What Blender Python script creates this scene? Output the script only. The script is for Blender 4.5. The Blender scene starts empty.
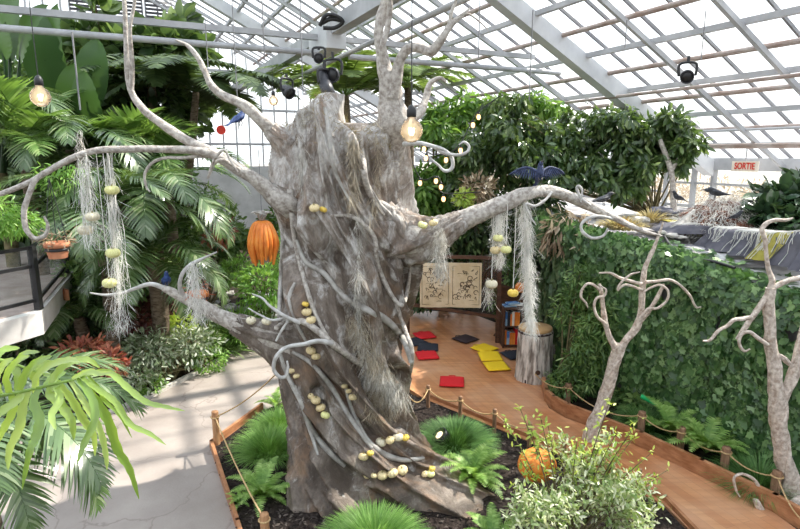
import bpy, math, random
import numpy as np
from mathutils import Vector, Matrix, noise
from mathutils.bvhtree import BVHTree
R = math.radians
C = bpy.context.scene.collection
rnd = random.Random(7)
nr = np.random.RandomState(11)
UP = Vector((0, 0, 1))
# ------------------------------------------------------------------ camera
F, PITCH, H = 560.0, R(11.1), 3.5
cp, sp = math.cos(PITCH), math.sin(PITCH)
cam_d = bpy.data.cameras.new('camera'); cam = bpy.data.objects.new('camera', cam_d); C.objects.link(cam)
cam.location = (0, 0, H); cam.rotation_euler = (R(90) - PITCH, 0, 0)
cam_d.sensor_width = 36; cam_d.lens = F / 800 * 36; cam_d.clip_start = .05; cam_d.clip_end = 400
bpy.context.scene.camera = cam
def ray(px, py):
    x, y = px - 400, py - 264.5
    return Vector((x, F * cp - y * sp, -y * cp - F * sp))
def W(px, py, Y):
    d = ray(px, py); return Vector((0, 0, H)) + d * (Y / d.y)
def G(px, py, z=0.0):
    d = ray(px, py); return Vector((0, 0, H)) + d * ((z - H) / d.z)
def pxm(Y, z=2.0): return (Y * cp + (H - z) * sp) / F      # metres per pixel
# greenhouse axes: u along the ridge, v towards the right-hand eave
AZ = R(-25.3)
D1 = Vector((math.sin(AZ), math.cos(AZ), 0)); D2 = Vector((math.cos(AZ), -math.sin(AZ), 0))
def UV(u, v, z): return D1 * u + D2 * v + UP * z
EV, EZ, SL, RV = 11.7, 3.45, math.tan(R(27)), -3.0
def roof_z(v): return EZ + (EV - v) * SL if v > RV else EZ + (v - (2 * RV - EV)) * SL
LV = 2 * RV - EV
U0, U1 = -7.0, 23.0
# ------------------------------------------------------------------ materials
def nt(name):
    m = bpy.data.materials.new(name); m.use_nodes = True
    t = m.node_tree; t.nodes.clear(); o = t.nodes.new('ShaderNodeOutputMaterial')
    return m, t, o
def rgba(c): return (c[0], c[1], c[2], 1)
def mixcol(t, f, a, b):
    n = t.nodes.new('ShaderNodeMix'); n.data_type = 'RGBA'
    if hasattr(f, 'links'): t.links.new(f, n.inputs[0])
    else: n.inputs[0].default_value = f
    for i, c in ((6, a), (7, b)):
        if isinstance(c, tuple): n.inputs[i].default_value = rgba(c)
        else: t.links.new(c, n.inputs[i])
    return n.outputs[2]
def noise_out(t, scale, detail=4, rough=.6, vec=None, dist=0):
    n = t.nodes.new('ShaderNodeTexNoise'); n.inputs['Scale'].default_value = scale
    n.inputs['Detail'].default_value = detail; n.inputs['Roughness'].default_value = rough
    n.inputs['Distortion'].default_value = dist
    if vec is not None: t.links.new(vec, n.inputs['Vector'])
    return n.outputs['Fac']
def ramp(t, f, stops):
    n = t.nodes.new('ShaderNodeValToRGB'); t.links.new(f, n.inputs[0])
    e = n.color_ramp.elements
    while len(e) < len(stops): e.new(.5)
    for i, (p, c) in enumerate(stops):
        e[i].position = p; e[i].color = rgba(c) if isinstance(c, tuple) else (c, c, c, 1)
    return n.outputs[0]
def objvec(t, scale=(1, 1, 1), rot=(0, 0, 0)):
    tc = t.nodes.new('ShaderNodeTexCoord'); mp = t.nodes.new('ShaderNodeMapping')
    mp.inputs['Scale'].default_value = scale; mp.inputs['Rotation'].default_value = rot
    t.links.new(tc.outputs['Object'], mp.inputs[0]); return mp.outputs[0]
def bump(t, h, strength, dist, bsdf):
    b = t.nodes.new('ShaderNodeBump'); b.inputs['Strength'].default_value = strength; b.inputs['Distance'].default_value = dist
    t.links.new(h, b.inputs['Height']); t.links.new(b.outputs[0], bsdf.inputs['Normal'])
def bs(t, o, rough=.6, spec=.4, metal=0):
    b = t.nodes.new('ShaderNodeBsdfPrincipled'); b.inputs['Roughness'].default_value = rough
    b.inputs['Specular IOR Level'].default_value = spec; b.inputs['Metallic'].default_value = metal
    t.links.new(b.outputs[0], o.inputs[0]); return b
def mat(name, a, b=None, scale=8, rough=.65, spec=.35, metal=0, bmp=.0, stretch=(1, 1, 1), lo=.35, hi=.65, dist=0):
    m, t, o = nt(name); s = bs(t, o, rough, spec, metal)
    if b is None: s.inputs['Base Color'].default_value = rgba(a); 
    v = objvec(t, stretch)
    if b is not None or bmp:
        f = noise_out(t, scale, 5, .6, v, dist)
        if b is not None: t.links.new(ramp(t, f, [(lo, a), (hi, b)]), s.inputs['Base Color'])
        if bmp: bump(t, f, .8, bmp, s)
    return m
def leafmat(name, a, b, c=None, trans=.3, rough=.42, spec=.45, tboost=1.5, pos=(.0, .6, 1.0)):
    ds = lambda c_: None if c_ is None else tuple(x * .82 + .18 * (.3 * c_[0] + .6 * c_[1] + .1 * c_[2]) for x in c_)
    a, b, c = ds(a), ds(b), ds(c)
    m, t, o = nt(name)
    g = t.nodes.new('ShaderNodeNewGeometry')
    st = [(pos[0], a), (pos[1], b)] + ([(pos[2], c)] if c else [])
    col = ramp(t, g.outputs['Random Per Island'], st)
    s = t.nodes.new('ShaderNodeBsdfPrincipled'); s.inputs['Roughness'].default_value = rough
    s.inputs['Specular IOR Level'].default_value = spec; t.links.new(col, s.inputs['Base Color'])
    tr = t.nodes.new('ShaderNodeBsdfTranslucent')
    tc = mixcol(t, .5, col, (min(1, b[0] * tboost * 1.3), min(1, b[1] * tboost * 1.2), b[2] * .6))
    t.links.new(tc, tr.inputs[0])
    mx = t.nodes.new('ShaderNodeMixShader'); mx.inputs[0].default_value = trans
    t.links.new(s.outputs[0], mx.inputs[1]); t.links.new(tr.outputs[0], mx.inputs[2]); t.links.new(mx.outputs[0], o.inputs[0])
    return m
M = {}
def glass_mat():
    m, t, o = nt('greenhouse_glass')
    v = objvec(t, (.5, .5, .5)); f = noise_out(t, 1.6, 5, .65, v)
    f = ramp(t, f, [(.42, .04), (.75, .30)])
    tr = t.nodes.new('ShaderNodeBsdfTransparent'); tr.inputs[0].default_value = (.94, .96, .96, 1)
    df = t.nodes.new('ShaderNodeBsdfTranslucent'); df.inputs[0].default_value = (.80, .78, .74, 1)
    gl = t.nodes.new('ShaderNodeBsdfGlossy'); gl.inputs['Roughness'].default_value = .08
    a = t.nodes.new('ShaderNodeMixShader'); t.links.new(f, a.inputs[0]); t.links.new(tr.outputs[0], a.inputs[1]); t.links.new(df.outputs[0], a.inputs[2])
    b = t.nodes.new('ShaderNodeMixShader'); b.inputs[0].default_value = .05; t.links.new(a.outputs[0], b.inputs[1]); t.links.new(gl.outputs[0], b.inputs[2])
    t.links.new(b.outputs[0], o.inputs[0]); return m
M['glass'] = glass_mat()
def bulb_glass():
    m, t, o = nt('bulb_glass')
    tr = t.nodes.new('ShaderNodeBsdfTransparent'); tr.inputs[0].default_value = (1, .95, .88, 1)
    gl = t.nodes.new('ShaderNodeBsdfGlossy'); gl.inputs['Roughness'].default_value = .05
    tl = t.nodes.new('ShaderNodeBsdfTranslucent'); tl.inputs[0].default_value = (1, .92, .82, 1)
    fr = t.nodes.new('ShaderNodeFresnel'); fr.inputs[0].default_value = 1.5
    a = t.nodes.new('ShaderNodeMixShader'); a.inputs[0].default_value = .28; t.links.new(tr.outputs[0], a.inputs[1]); t.links.new(tl.outputs[0], a.inputs[2])
    b = t.nodes.new('ShaderNodeMixShader'); t.links.new(fr.outputs[0], b.inputs[0]); t.links.new(a.outputs[0], b.inputs[1]); t.links.new(gl.outputs[0], b.inputs[2])
    t.links.new(b.outputs[0], o.inputs[0]); return m
M['bulb_glass'] = bulb_glass()
def emis(name, c, s):
    m, t, o = nt(name); e = t.nodes.new('ShaderNodeEmission'); e.inputs[0].default_value = rgba(c); e.inputs[1].default_value = s
    t.links.new(e.outputs[0], o.inputs[0]); return m
M['filament'] = emis('glowing_filament', (1, .72, .38), 26)
M['lamp_on'] = emis('lamp_face', (1, .78, .5), 2.2)
M['small_bulb'] = emis('small_bulb_glow', (1, .55, .25), 3.2)
# trunk: grey plaster drapery with brown and white weathering
def trunk_mat():
    m, t, o = nt('sculpted_bark'); s = bs(t, o, .50, .45)
    tc = t.nodes.new('ShaderNodeTexCoord'); sx = t.nodes.new('ShaderNodeSeparateXYZ'); t.links.new(tc.outputs['Object'], sx.inputs[0])
    v = objvec(t, (1.1, 1.1, .75), (0, R(35), 0))
    f1 = noise_out(t, 2.1, 8, .66, v, .9); f2 = noise_out(t, 4.2, 6, .66, v, 1.2); f3 = noise_out(t, 34, 4, .7, objvec(t, (1, 1, .35)))
    def mth(op, a, b_):
        n = t.nodes.new('ShaderNodeMath'); n.operation = op
        for i_, x in ((0, a), (1, b_)):
            if hasattr(x, 'links'): t.links.new(x, n.inputs[i_])
            else: n.inputs[i_].default_value = x
        return n.outputs[0]
    hz = mth('MULTIPLY', sx.outputs['Z'], .045)  # bleached top, browner foot; part of the dark foot is painted shade
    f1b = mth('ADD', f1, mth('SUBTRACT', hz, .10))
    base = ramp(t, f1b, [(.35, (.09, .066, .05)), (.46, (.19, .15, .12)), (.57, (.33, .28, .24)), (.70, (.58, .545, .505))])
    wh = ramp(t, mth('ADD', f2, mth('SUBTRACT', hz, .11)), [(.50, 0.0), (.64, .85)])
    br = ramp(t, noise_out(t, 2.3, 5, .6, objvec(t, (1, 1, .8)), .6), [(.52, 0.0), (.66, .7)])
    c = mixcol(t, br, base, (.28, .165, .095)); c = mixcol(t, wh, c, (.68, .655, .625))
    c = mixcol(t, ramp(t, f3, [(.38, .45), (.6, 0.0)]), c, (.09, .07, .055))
    t.links.new(c, s.inputs['Base Color'])
    bump(t, mth('ADD', f3, f2), 1.0, .016, s); return m
M['trunk'] = trunk_mat()
M['branch'] = mat('branch_bark', (.28, .24, .21), (.57, .53, .48), 24, .55, .35, bmp=.02, stretch=(1, 1, 1), lo=.36, hi=.62)
M['vine'] = mat('vine_bark', (.38, .36, .34), (.66, .65, .63), 10, .55, .4, bmp=.005)
M['vine_dark'] = mat('dark_vine_bark', (.27, .25, .225), (.50, .48, .45), 10, .6, .3, bmp=.006)
M['pale_wood'] = mat('pale_branch_wood', (.40, .31, .25), (.74, .65, .57), 26, .65, .25, bmp=.02)
M['moss_grey'] = mat('dry_moss', (.42, .38, .32), (.78, .76, .70), 25, .9, .1)
M['moss_beige'] = mat('beige_moss', (.36, .29, .20), (.62, .55, .44), 25, .9, .1)
M['moss_rim'] = mat('rim_moss', (.17, .14, .05), (.40, .31, .14), 25, .95, .1)
def deck_mat():
    m, t, o = nt('deck_planks'); s = bs(t, o, .33, .5)
    ang = R(70)
    v = objvec(t, (1, 1, 1), (0, 0, ang))
    b = t.nodes.new('ShaderNodeTexBrick'); t.links.new(v, b.inputs['Vector'])
    b.inputs['Scale'].default_value = 1; b.inputs['Brick Width'].default_value = 1.9; b.inputs['Row Height'].default_value = .11
    b.inputs['Mortar Size'].default_value = .0018; b.inputs['Color1'].default_value = (.50, .20, .08, 1); b.inputs['Color2'].default_value = (.64, .31, .14, 1)
    b.inputs['Mortar'].default_value = (.22, .09, .04, 1); b.inputs['Bias'].default_value = -.1
    f = noise_out(t, 3.2, 5, .6, objvec(t, (.5, 5, 1), (0, 0, ang)))
    c = mixcol(t, ramp(t, f, [(.38, .55), (.62, 0.0)]), b.outputs[0], (.36, .13, .05))
    w = noise_out(t, .8, 4, .6, objvec(t)); c = mixcol(t, ramp(t, w, [(.45, 0.0), (.7, .55)]), c, (.66, .42, .27))
    t.links.new(c, s.inputs['Base Color']); return m
M['deck'] = deck_mat()
def path_mat():
    m, t, o = nt('path_concrete'); s = bs(t, o, .75, .25)
    f = noise_out(t, 1.3, 6, .6, objvec(t)); c = ramp(t, f, [(.3, (.28, .24, .215)), (.7, (.40, .35, .315))])
    vv = t.nodes.new('ShaderNodeTexVoronoi'); vv.feature = 'DISTANCE_TO_EDGE'; vv.inputs['Scale'].default_value = .75
    nv = t.nodes.new('ShaderNodeTexNoise'); nv.inputs['Scale'].default_value = 2.2; nv.inputs['Detail'].default_value = 5
    ov = objvec(t); t.links.new(ov, nv.inputs['Vector'])
    ad = t.nodes.new('ShaderNodeVectorMath'); ad.operation = 'MULTIPLY_ADD'; t.links.new(nv.outputs['Color'], ad.inputs[0]); ad.inputs[1].default_value = (.7, .7, .7); t.links.new(ov, ad.inputs[2])
    t.links.new(ad.outputs[0], vv.inputs['Vector'])
    k = ramp(t, vv.outputs['Distance'], [(.0, .7), (.012, 0.0)])
    c = mixcol(t, k, c, (.22, .18, .16)); t.links.new(c, s.inputs['Base Color'])
    bump(t, noise_out(t, 40, 3, .6, ov), .3, .01, s); return m
M['path'] = path_mat()
M['mulch'] = mat('dark_mulch', (.012, .009, .008), (.055, .042, .036), 30, .95, .1, bmp=.04)
M['chip'] = leafmat('bark_chips', (.016, .012, .01), (.06, .045, .038), (.14, .11, .09), trans=.0, rough=.9, spec=.2)
M['soil'] = mat('planting_soil', (.02, .016, .011), (.07, .055, .038), 9, .95, .1, bmp=.05)
M['kerb'] = mat('wooden_kerb', (.30, .12, .05), (.50, .24, .12), 6, .5, .4, bmp=.004, stretch=(1, 1, 3))
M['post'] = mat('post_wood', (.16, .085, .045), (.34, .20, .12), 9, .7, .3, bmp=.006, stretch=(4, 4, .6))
M['post_sunlit'] = mat('post_wood_painted_sunlit', (.30, .15, .07), (.52, .29, .15), 9, .7, .3, bmp=.006, stretch=(4, 4, .6))  # paler copy of the post wood, sunlight painted into its colour
M['rope'] = mat('hemp_rope', (.42, .27, .12), (.66, .47, .26), 60, .85, .15, bmp=.006)
M['steel'] = mat('painted_steel', (.34, .345, .36), (.48, .485, .50), 2, .55, .4)
M['steel_white'] = mat('white_painted_steel', (.52, .53, .55), (.64, .65, .66), 2, .5, .4)
M['steel_brown'] = mat('weathered_pipe', (.30, .21, .17), (.46, .40, .37), 3, .6, .35, stretch=(1, 1, 1))
M['bar'] = mat('glazing_bar', (.18, .18, .19), (.27, .27, .28), 3, .6, .3)
M['black'] = mat('black_metal', (.018, .018, .02), None, rough=.45, spec=.5)
M['black_plastic'] = mat('black_plastic', (.03, .03, .035), (.06, .06, .07), 12, .4, .5)
M['siding'] = mat('grey_siding', (.42, .42, .41), (.56, .56, .55), 1.5, .7, .3)
M['red'] = mat('red_cloth', (.56, .012, .018), (.68, .03, .035), 60, .8, .2, bmp=.002)
M['navy'] = mat('dark_cloth', (.018, .020, .028), (.04, .042, .055), 60, .8, .2, bmp=.002)
M['brown_cloth'] = mat('dark_brown_cloth', (.035, .02, .022), (.06, .04, .04), 60, .8, .2, bmp=.002)
M['yellow'] = mat('yellow_cloth', (.74, .47, .015), (.86, .60, .03), 60, .8, .2, bmp=.002)
M['orange'] = mat('orange_skin', (.66, .16, .02), (.86, .30, .05), 5, .45, .45, bmp=.01)
M['cream'] = mat('cream_skin', (.66, .50, .24), (.80, .68, .42), 7, .45, .4)
M['pale'] = mat('pale_skin', (.68, .60, .42), (.80, .74, .58), 7, .45, .4)
M['ylw'] = mat('yellow_skin', (.80, .52, .06), (.88, .66, .16), 7, .4, .45)
M['lemon'] = mat('lemon_skin', (.70, .68, .25), (.84, .82, .42), 7, .45, .4)
M['stalk'] = mat('stalk', (.20, .16, .06), (.38, .33, .16), 20, .8, .2)
M['terracotta'] = mat('terracotta', (.44, .16, .08), (.60, .27, .15), 8, .7, .25)
M['feather_blue'] = mat('blue_feathers', (.008, .02, .09), (.04, .09, .26), 30, .6, .4, bmp=.01)
M['feather'] = mat('black_feathers', (.018, .026, .06), (.06, .08, .17), 30, .6, .4, bmp=.01)
M['crow'] = mat('crow_feathers', (.015, .016, .022), (.07, .075, .09), 30, .6, .4, bmp=.01)
M['beak'] = mat('beak', (.10, .09, .08), None, rough=.4)
M['paper'] = mat('aged_paper', (.55, .42, .25), (.72, .60, .42), 3, .85, .15)
M['ink'] = mat('ink', (.10, .07, .045), None, rough=.9)
M['dark_wood'] = mat('dark_wood', (.05, .022, .014), (.12, .055, .03), 5, .55, .35, stretch=(1, 1, 5))
M['stoolbark'] = mat('stool_bark', (.20, .165, .14), (.70, .64, .58), 5, .8, .2, bmp=.02, stretch=(3, 3, .5), lo=.4, hi=.58)
M['stooltop'] = mat('stool_top', (.42, .24, .10), (.60, .38, .19), 6, .5, .35, stretch=(1, 6, 1))
M['stone'] = mat('grey_stone', (.20, .195, .19), (.50, .49, .47), 5, .85, .2, bmp=.02)
M['stone_pale'] = mat('pale_stone', (.45, .42, .38), (.70, .67, .62), 5, .85, .2, bmp=.02)
M['slab'] = mat('slab_concrete', (.56, .53, .50), (.72, .70, .67), 3, .8, .2)
M['paving'] = mat('rose_paving', (.38, .30, .27), (.52, .43, .39), 3, .8, .2)
M['cloth_grey'] = mat('grey_draped_cloth', (.075, .075, .095), (.16, .155, .18), 4, .85, .2, bmp=.01)
M['cloth_pale'] = mat('pale_landscape_cloth', (.36, .34, .35), (.66, .64, .63), 2.2, .85, .2, bmp=.03, lo=.4, hi=.6)
M['cloth_moss'] = mat('mossy_cloth', (.30, .27, .05), (.48, .42, .12), 9, .9, .1, bmp=.02)
M['web'] = mat('white_web', (.72, .70, .64), (.86, .85, .82), 12, .9, .1)
M['straw'] = mat('straw', (.42, .34, .14), (.62, .52, .28), 12, .9, .1)
M['brown'] = mat('brown_husk', (.08, .03, .02), (.24, .11, .07), 14, .8, .2, bmp=.02)
M['sign'] = mat('sign_board', (.86, .78, .66), None, rough=.5)
M['sign_red'] = mat('sign_red', (.70, .05, .03), None, rough=.5)
M['cushion_edge'] = M['navy']
M['wallcore'] = mat('retaining_wall_face', (.10, .10, .095), (.22, .21, .20), 3, .9, .1, bmp=.03)
M['outside'] = mat('outside_ground', (.26, .23, .19), (.46, .43, .38), .3, .9, .1)
M['blue_book'] = mat('blue_book', (.05, .16, .42), (.30, .46, .62), 4, .5, .4, lo=.45, hi=.5)
M['white_book'] = mat('white_book', (.78, .76, .72), None, rough=.6)
M['green_plastic'] = mat('green_plastic', (.02, .50, .16), None, rough=.35)
# foliage
M['palm'] = leafmat('palm_leaf', (.045, .10, .025), (.11, .21, .055), (.34, .42, .20), rough=.26, spec=.95)
M['palm_light'] = leafmat('light_palm_leaf', (.06, .15, .02), (.15, .30, .05), (.32, .44, .14), rough=.35, spec=.6, trans=.4)
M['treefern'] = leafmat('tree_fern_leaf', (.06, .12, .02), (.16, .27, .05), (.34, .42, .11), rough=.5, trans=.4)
M['treefern_dark'] = leafmat('fern_leaf_painted_shade', (.03, .065, .02), (.07, .13, .035), (.15, .22, .07), rough=.5, trans=.3)  # darker copy of the tree fern leaf, shade painted into the greens
M['fern'] = leafmat('fern_leaf', (.11, .27, .025), (.25, .46, .05), (.46, .66, .14), rough=.45, trans=.4)
M['tuft'] = leafmat('soft_grass', (.11, .28, .035), (.22, .46, .06), (.42, .66, .14), rough=.5, trans=.4)
M['tuft_dark'] = leafmat('dark_soft_grass', (.05, .16, .03), (.12, .30, .05), (.24, .46, .10), rough=.5, trans=.3)
M['ficus'] = leafmat('ficus_leaf', (.03, .075, .02), (.08, .16, .035), (.26, .37, .09), rough=.28, spec=.8, trans=.38, pos=(0, .65, 1))
M['ficus_bright'] = leafmat('bright_tree_leaf', (.06, .17, .02), (.14, .31, .03), (.30, .48, .06), rough=.35, trans=.45)
M['ivy'] = leafmat('ivy_leaf', (.02, .075, .018), (.065, .18, .03), (.24, .42, .12), rough=.33, spec=.6, trans=.28)
M['ivy_dark'] = leafmat('dark_ivy_leaf', (.02, .055, .018), (.05, .11, .03), (.12, .18, .06), rough=.4, trans=.2)
M['dark_leaf'] = leafmat('dark_leaf', (.02, .05, .014), (.06, .13, .03), (.20, .32, .08), rough=.35, spec=.5, trans=.2)
M['mid_leaf'] = leafmat('mid_leaf', (.04, .11, .02), (.12, .25, .04), (.30, .44, .10), rough=.4, trans=.3)
M['gloss_leaf'] = leafmat('glossy_dark_leaf', (.018, .05, .022), (.04, .095, .035), (.10, .17, .07), rough=.22, spec=.8, trans=.12)
M['grey_leaf'] = leafmat('silver_green_leaf', (.09, .17, .06), (.26, .34, .19), (.62, .66, .52), rough=.4, trans=.25)
M['white_leaf'] = leafmat('variegated_leaf', (.14, .27, .05), (.36, .47, .17), (.76, .77, .52), rough=.45, trans=.3, pos=(0, .45, .8))
M['lime_leaf'] = leafmat('lime_leaf', (.20, .36, .02), (.42, .58, .04), (.60, .68, .10), rough=.4, trans=.4)
M['bright_leaf'] = leafmat('bright_leaf', (.09, .26, .02), (.19, .42, .04), (.34, .56, .08), rough=.4, trans=.4)
M['red_leaf'] = leafmat('red_leaf', (.22, .04, .03), (.46, .11, .05), (.60, .24, .10), rough=.45, trans=.3, tboost=1)
M['maroon_leaf'] = leafmat('maroon_leaf', (.06, .015, .015), (.16, .04, .03), (.28, .10, .06), rough=.4, trans=.2, tboost=1)
M['strap'] = leafmat('strap_leaf', (.16, .33, .02), (.34, .52, .05), (.50, .64, .14), rough=.24, spec=1.0, trans=.4)
M['banana'] = leafmat('banana_leaf', (.02, .07, .015), (.05, .13, .025), (.09, .19, .04), rough=.35, spec=.5, trans=.25)
M['stem'] = mat('plant_stem', (.08, .07, .03), (.20, .17, .09), 14, .8, .2)
M['ptrunk'] = mat('palm_trunk', (.09, .065, .045), (.24, .19, .14), 12, .9, .15, bmp=.02, stretch=(1, 1, 3))
M['dry'] = leafmat('dry_leaf', (.20, .13, .07), (.42, .30, .18), (.60, .50, .34), rough=.8, trans=.2, tboost=1)
# ------------------------------------------------------------------ mesh helpers
def wloc(o):
    v = Vector((0, 0, 0))
    while o: v += o.location; o = o.parent
    return v
def tag(o, label=None, cat=None, group=None, kind=None):
    if label: o['label'] = label
    if cat: o['category'] = cat
    if group: o['group'] = group
    if kind: o['kind'] = kind
    return o
class MB:
    def __init__(s): s.v = []; s.f = []; s.n = 0
    def add(s, v, f):
        v = np.asarray(v, dtype=float).reshape(-1, 3)
        s.v.append(v); n = s.n
        if isinstance(f, np.ndarray): s.f.append(f + n)
        else: s.f.extend([np.array([a], dtype=int) + n for a in f] if False else [tuple(i + n for i in a) for a in f])
        s.n += len(v)
    def build(s, name, m, parent=None, smooth=True, local=False):
        V = np.concatenate(s.v) if s.v else np.zeros((0, 3))
        if parent is not None: off = Vector((0, 0, 0)) if local else wloc(parent)
        else: off = Vector((float((V[:, 0].min() + V[:, 0].max()) / 2), float((V[:, 1].min() + V[:, 1].max()) / 2), float(V[:, 2].min())))
        if local and parent is None: off = Vector((0, 0, 0))
        V = V - np.array(off)
        me = bpy.data.meshes.new(name)
        starts = []; totals = []; loops = []; k = 0
        for f in s.f:
            if isinstance(f, np.ndarray):
                w = f.shape[1]; loops.append(f.ravel()); m_ = len(f)
                starts.append(k + np.arange(m_) * w); totals.append(np.full(m_, w)); k += m_ * w
            else:
                loops.append(np.array(f)); starts.append(np.array([k])); totals.append(np.array([len(f)])); k += len(f)
        me.vertices.add(len(V)); me.vertices.foreach_set('co', V.ravel().astype(np.float32))
        L = np.concatenate(loops).astype(np.int32); S = np.concatenate(starts).astype(np.int32)
        me.loops.add(len(L)); me.loops.foreach_set('vertex_index', L)
        me.polygons.add(len(S)); me.polygons.foreach_set('loop_start', S)
        me.polygons.foreach_set('use_smooth', np.full(len(S), bool(smooth)))
        me.update(calc_edges=True); me.validate()
        me.materials.append(m)
        o = bpy.data.objects.new(name, me); C.objects.link(o)
        if parent is not None: o.parent = parent
        else: o.location = off
        return o
def thing(name, loc, label, cat, group=None):
    o = bpy.data.objects.new(name, None); C.objects.link(o); o.location = loc; o.empty_display_size = .1
    tag(o, label, cat, group); return o
def kids(o): return [c for c in bpy.data.objects if c.parent is o]
def copy_tree(o, parent=None, ch=None):
    c = o.copy(); C.objects.link(c); c.parent = parent
    for k in (CH.get(o.name) if CH.get(o.name) is not None else CH.setdefault(o.name, kids(o))): copy_tree(k, c)
    return c
CH = {}
def box(mb, c, s, rz=0.0, rot=None):
    x, y, z = s[0] / 2, s[1] / 2, s[2] / 2
    v = np.array([(-x, -y, -z), (x, -y, -z), (x, y, -z), (-x, y, -z), (-x, -y, z), (x, -y, z), (x, y, z), (-x, y, z)])
    m = rot if rot is not None else Matrix.Rotation(rz, 3, 'Z')
    v = v @ np.array(m).T + np.array(c)
    mb.add(v, np.array([(0, 3, 2, 1), (4, 5, 6, 7), (0, 1, 5, 4), (1, 2, 6, 5), (2, 3, 7, 6), (3, 0, 4, 7)]))
def beam(mb, a, b, w, h):
    a = Vector(a); b = Vector(b); d = (b - a); L = d.length; d.normalize()
    s = d.cross(UP); s = s.normalized() if s.length > 1e-4 else Vector((1, 0, 0)); u = s.cross(d)
    rot = Matrix((s, d, u)).transposed()
    box(mb, (a + b) / 2, (w, L, h), rot=rot)
def smooth_pts(pts, n=6):
    P_ = [Vector(p) for p in pts]
    if len(P_) < 3: return P_
    out = []
    Q = [P_[0] * 2 - P_[1]] + P_ + [P_[-1] * 2 - P_[-2]]
    for i in range(1, len(Q) - 2):
        for k in range(n):
            t = k / n; a, b, c, d = Q[i - 1:i + 3]
            out.append(.5 * ((2 * b) + (c - a) * t + (2 * a - 5 * b + 4 * c - d) * t * t + (3 * b - a - 3 * c + d) * t ** 3))
    out.append(P_[-1]); return out
def interp(rs, n):
    return np.interp(np.linspace(0, len(rs) - 1, n), range(len(rs)), rs)
def tube(mb, pts, rad, seg=8, sm=6, wob=0.0, cap=True, seed=0):
    P_ = smooth_pts(pts, sm) if sm > 1 else [Vector(p) for p in pts]
    n = len(P_)
    rs = interp(rad, n) if hasattr(rad, '__len__') else [rad] * n
    A = []; nrm = None
    for i in range(n):
        t = (P_[min(i + 1, n - 1)] - P_[max(i - 1, 0)])
        if t.length < 1e-9: t = Vector((0, 0, 1))
        t.normalize()
        if nrm is None:
            nrm = t.cross(UP) if abs(t.z) < .95 else t.cross(Vector((1, 0, 0)))
        nrm = (nrm - t * nrm.dot(t)).normalized(); b = t.cross(nrm)
        for k in range(seg):
            a = 2 * math.pi * k / seg; r = rs[i]
            if wob:
                p0 = P_[i] + (nrm * math.cos(a) + b * math.sin(a)) * r
                r *= 1 + wob * noise.noise(Vector((math.cos(a) * 1.7 + seed, math.sin(a) * 1.7, i * .22))) * 2
            A.append(P_[i] + (nrm * math.cos(a) + b * math.sin(a)) * r)
    f = []
    for i in range(n - 1):
        for k in range(seg):
            k2 = (k + 1) % seg
            f.append((i * seg + k, i * seg + k2, (i + 1) * seg + k2, (i + 1) * seg + k))
    mb.add(np.array([tuple(a) for a in A]), np.array(f))
    if cap and seg >= 3:
        mb.add(np.array([tuple(a) for a in A[:seg]]), [tuple(reversed(range(seg)))])
        mb.add(np.array([tuple(a) for a in A[-seg:]]), [tuple(range(seg))])
def lathe(mb, prof, c=(0, 0, 0), seg=24, fn=None):
    n = len(prof); V = []
    for i, (r, z) in enumerate(prof):
        for k in range(seg):
            a = 2 * math.pi * k / seg; q = r * (fn(a, i / (n - 1)) if fn else 1)
            V.append((c[0] + q * math.cos(a), c[1] + q * math.sin(a), c[2] + z))
    f = [(i * seg + k, i * seg + (k + 1) % seg, (i + 1) * seg + (k + 1) % seg, (i + 1) * seg + k) for i in range(n - 1) for k in range(seg)]
    mb.add(np.array(V), np.array(f))
    if prof[0][0] > 1e-3: mb.add(np.array(V[:seg]), [tuple(reversed(range(seg)))])
    if prof[-1][0] > 1e-3: mb.add(np.array(V[-seg:]), [tuple(range(seg))])
def ball(mb, c, r, seg=14, rings=9, sc=(1, 1, 1), rot=None, nz=0.0, seed=0):
    V = []
    for i in range(rings + 1):
        ph = math.pi * i / rings
        for k in range(seg):
            a = 2 * math.pi * k / seg
            p = Vector((math.sin(ph) * math.cos(a), math.sin(ph) * math.sin(a), math.cos(ph)))
            q = 1 + (noise.noise(p * 1.6 + Vector((seed, 0, 0))) * nz if nz else 0)
            p = Vector((p.x * sc[0], p.y * sc[1], p.z * sc[2])) * r * q
            if rot is not None: p = rot @ p
            V.append(tuple(p + Vector(c)))
    f = [(i * seg + k, (i + 1) * seg + k, (i + 1) * seg + (k + 1) % seg, i * seg + (k + 1) % seg) for i in range(rings) for k in range(seg)]
    mb.add(np.array(V), np.array(f))
def prism(mb, poly, z0, z1):
    n = len(poly); V = [(p[0], p[1], z0) for p in poly] + [(p[0], p[1], z1) for p in poly]
    mb.add(V, [tuple(reversed(range(n))), tuple(range(n, 2 * n))] + [(i, (i + 1) % n, n + (i + 1) % n, n + i) for i in range(n)])
# leaf templates: along +X, width Y, normal +Z
def leaf_t(w=.35, fold=.12, curl=.15, n=4):
    V = []; f = []
    for i in range(n + 1):
        t = i / n; ww = w * .5 * math.sin(math.pi * min(1, t * .93 + .05)) ** .8 * (1 if t < 1 else .05)
        z = -curl * t * t
        V += [(t, -ww, z + fold * ww), (t, 0, z - fold * ww), (t, ww, z + fold * ww)]
    for i in range(n):
        a = i * 3
        f += [(a, a + 3, a + 4, a + 1), (a + 1, a + 4, a + 5, a + 2)]
    return np.array(V), np.array(f)
def ivy_t():
    P_ = [(0, 0), (-.12, .30), (.12, .52), (.38, .38), (.62, .52), (.70, .22), (1.05, 0)]
    V = [(.35, 0, -.04)] + [(x, y, .03 - .10 * x) for x, y in P_] + [(x, -y, .03 - .10 * x) for x, y in P_[1:-1]]
    ring = [1, 2, 3, 4, 5, 6, 7, 12, 11, 10, 9, 8]
    f = [(0, ring[(i + 1) % 12], ring[i]) for i in range(12)]
    return np.array(V), np.array(f)
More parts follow.
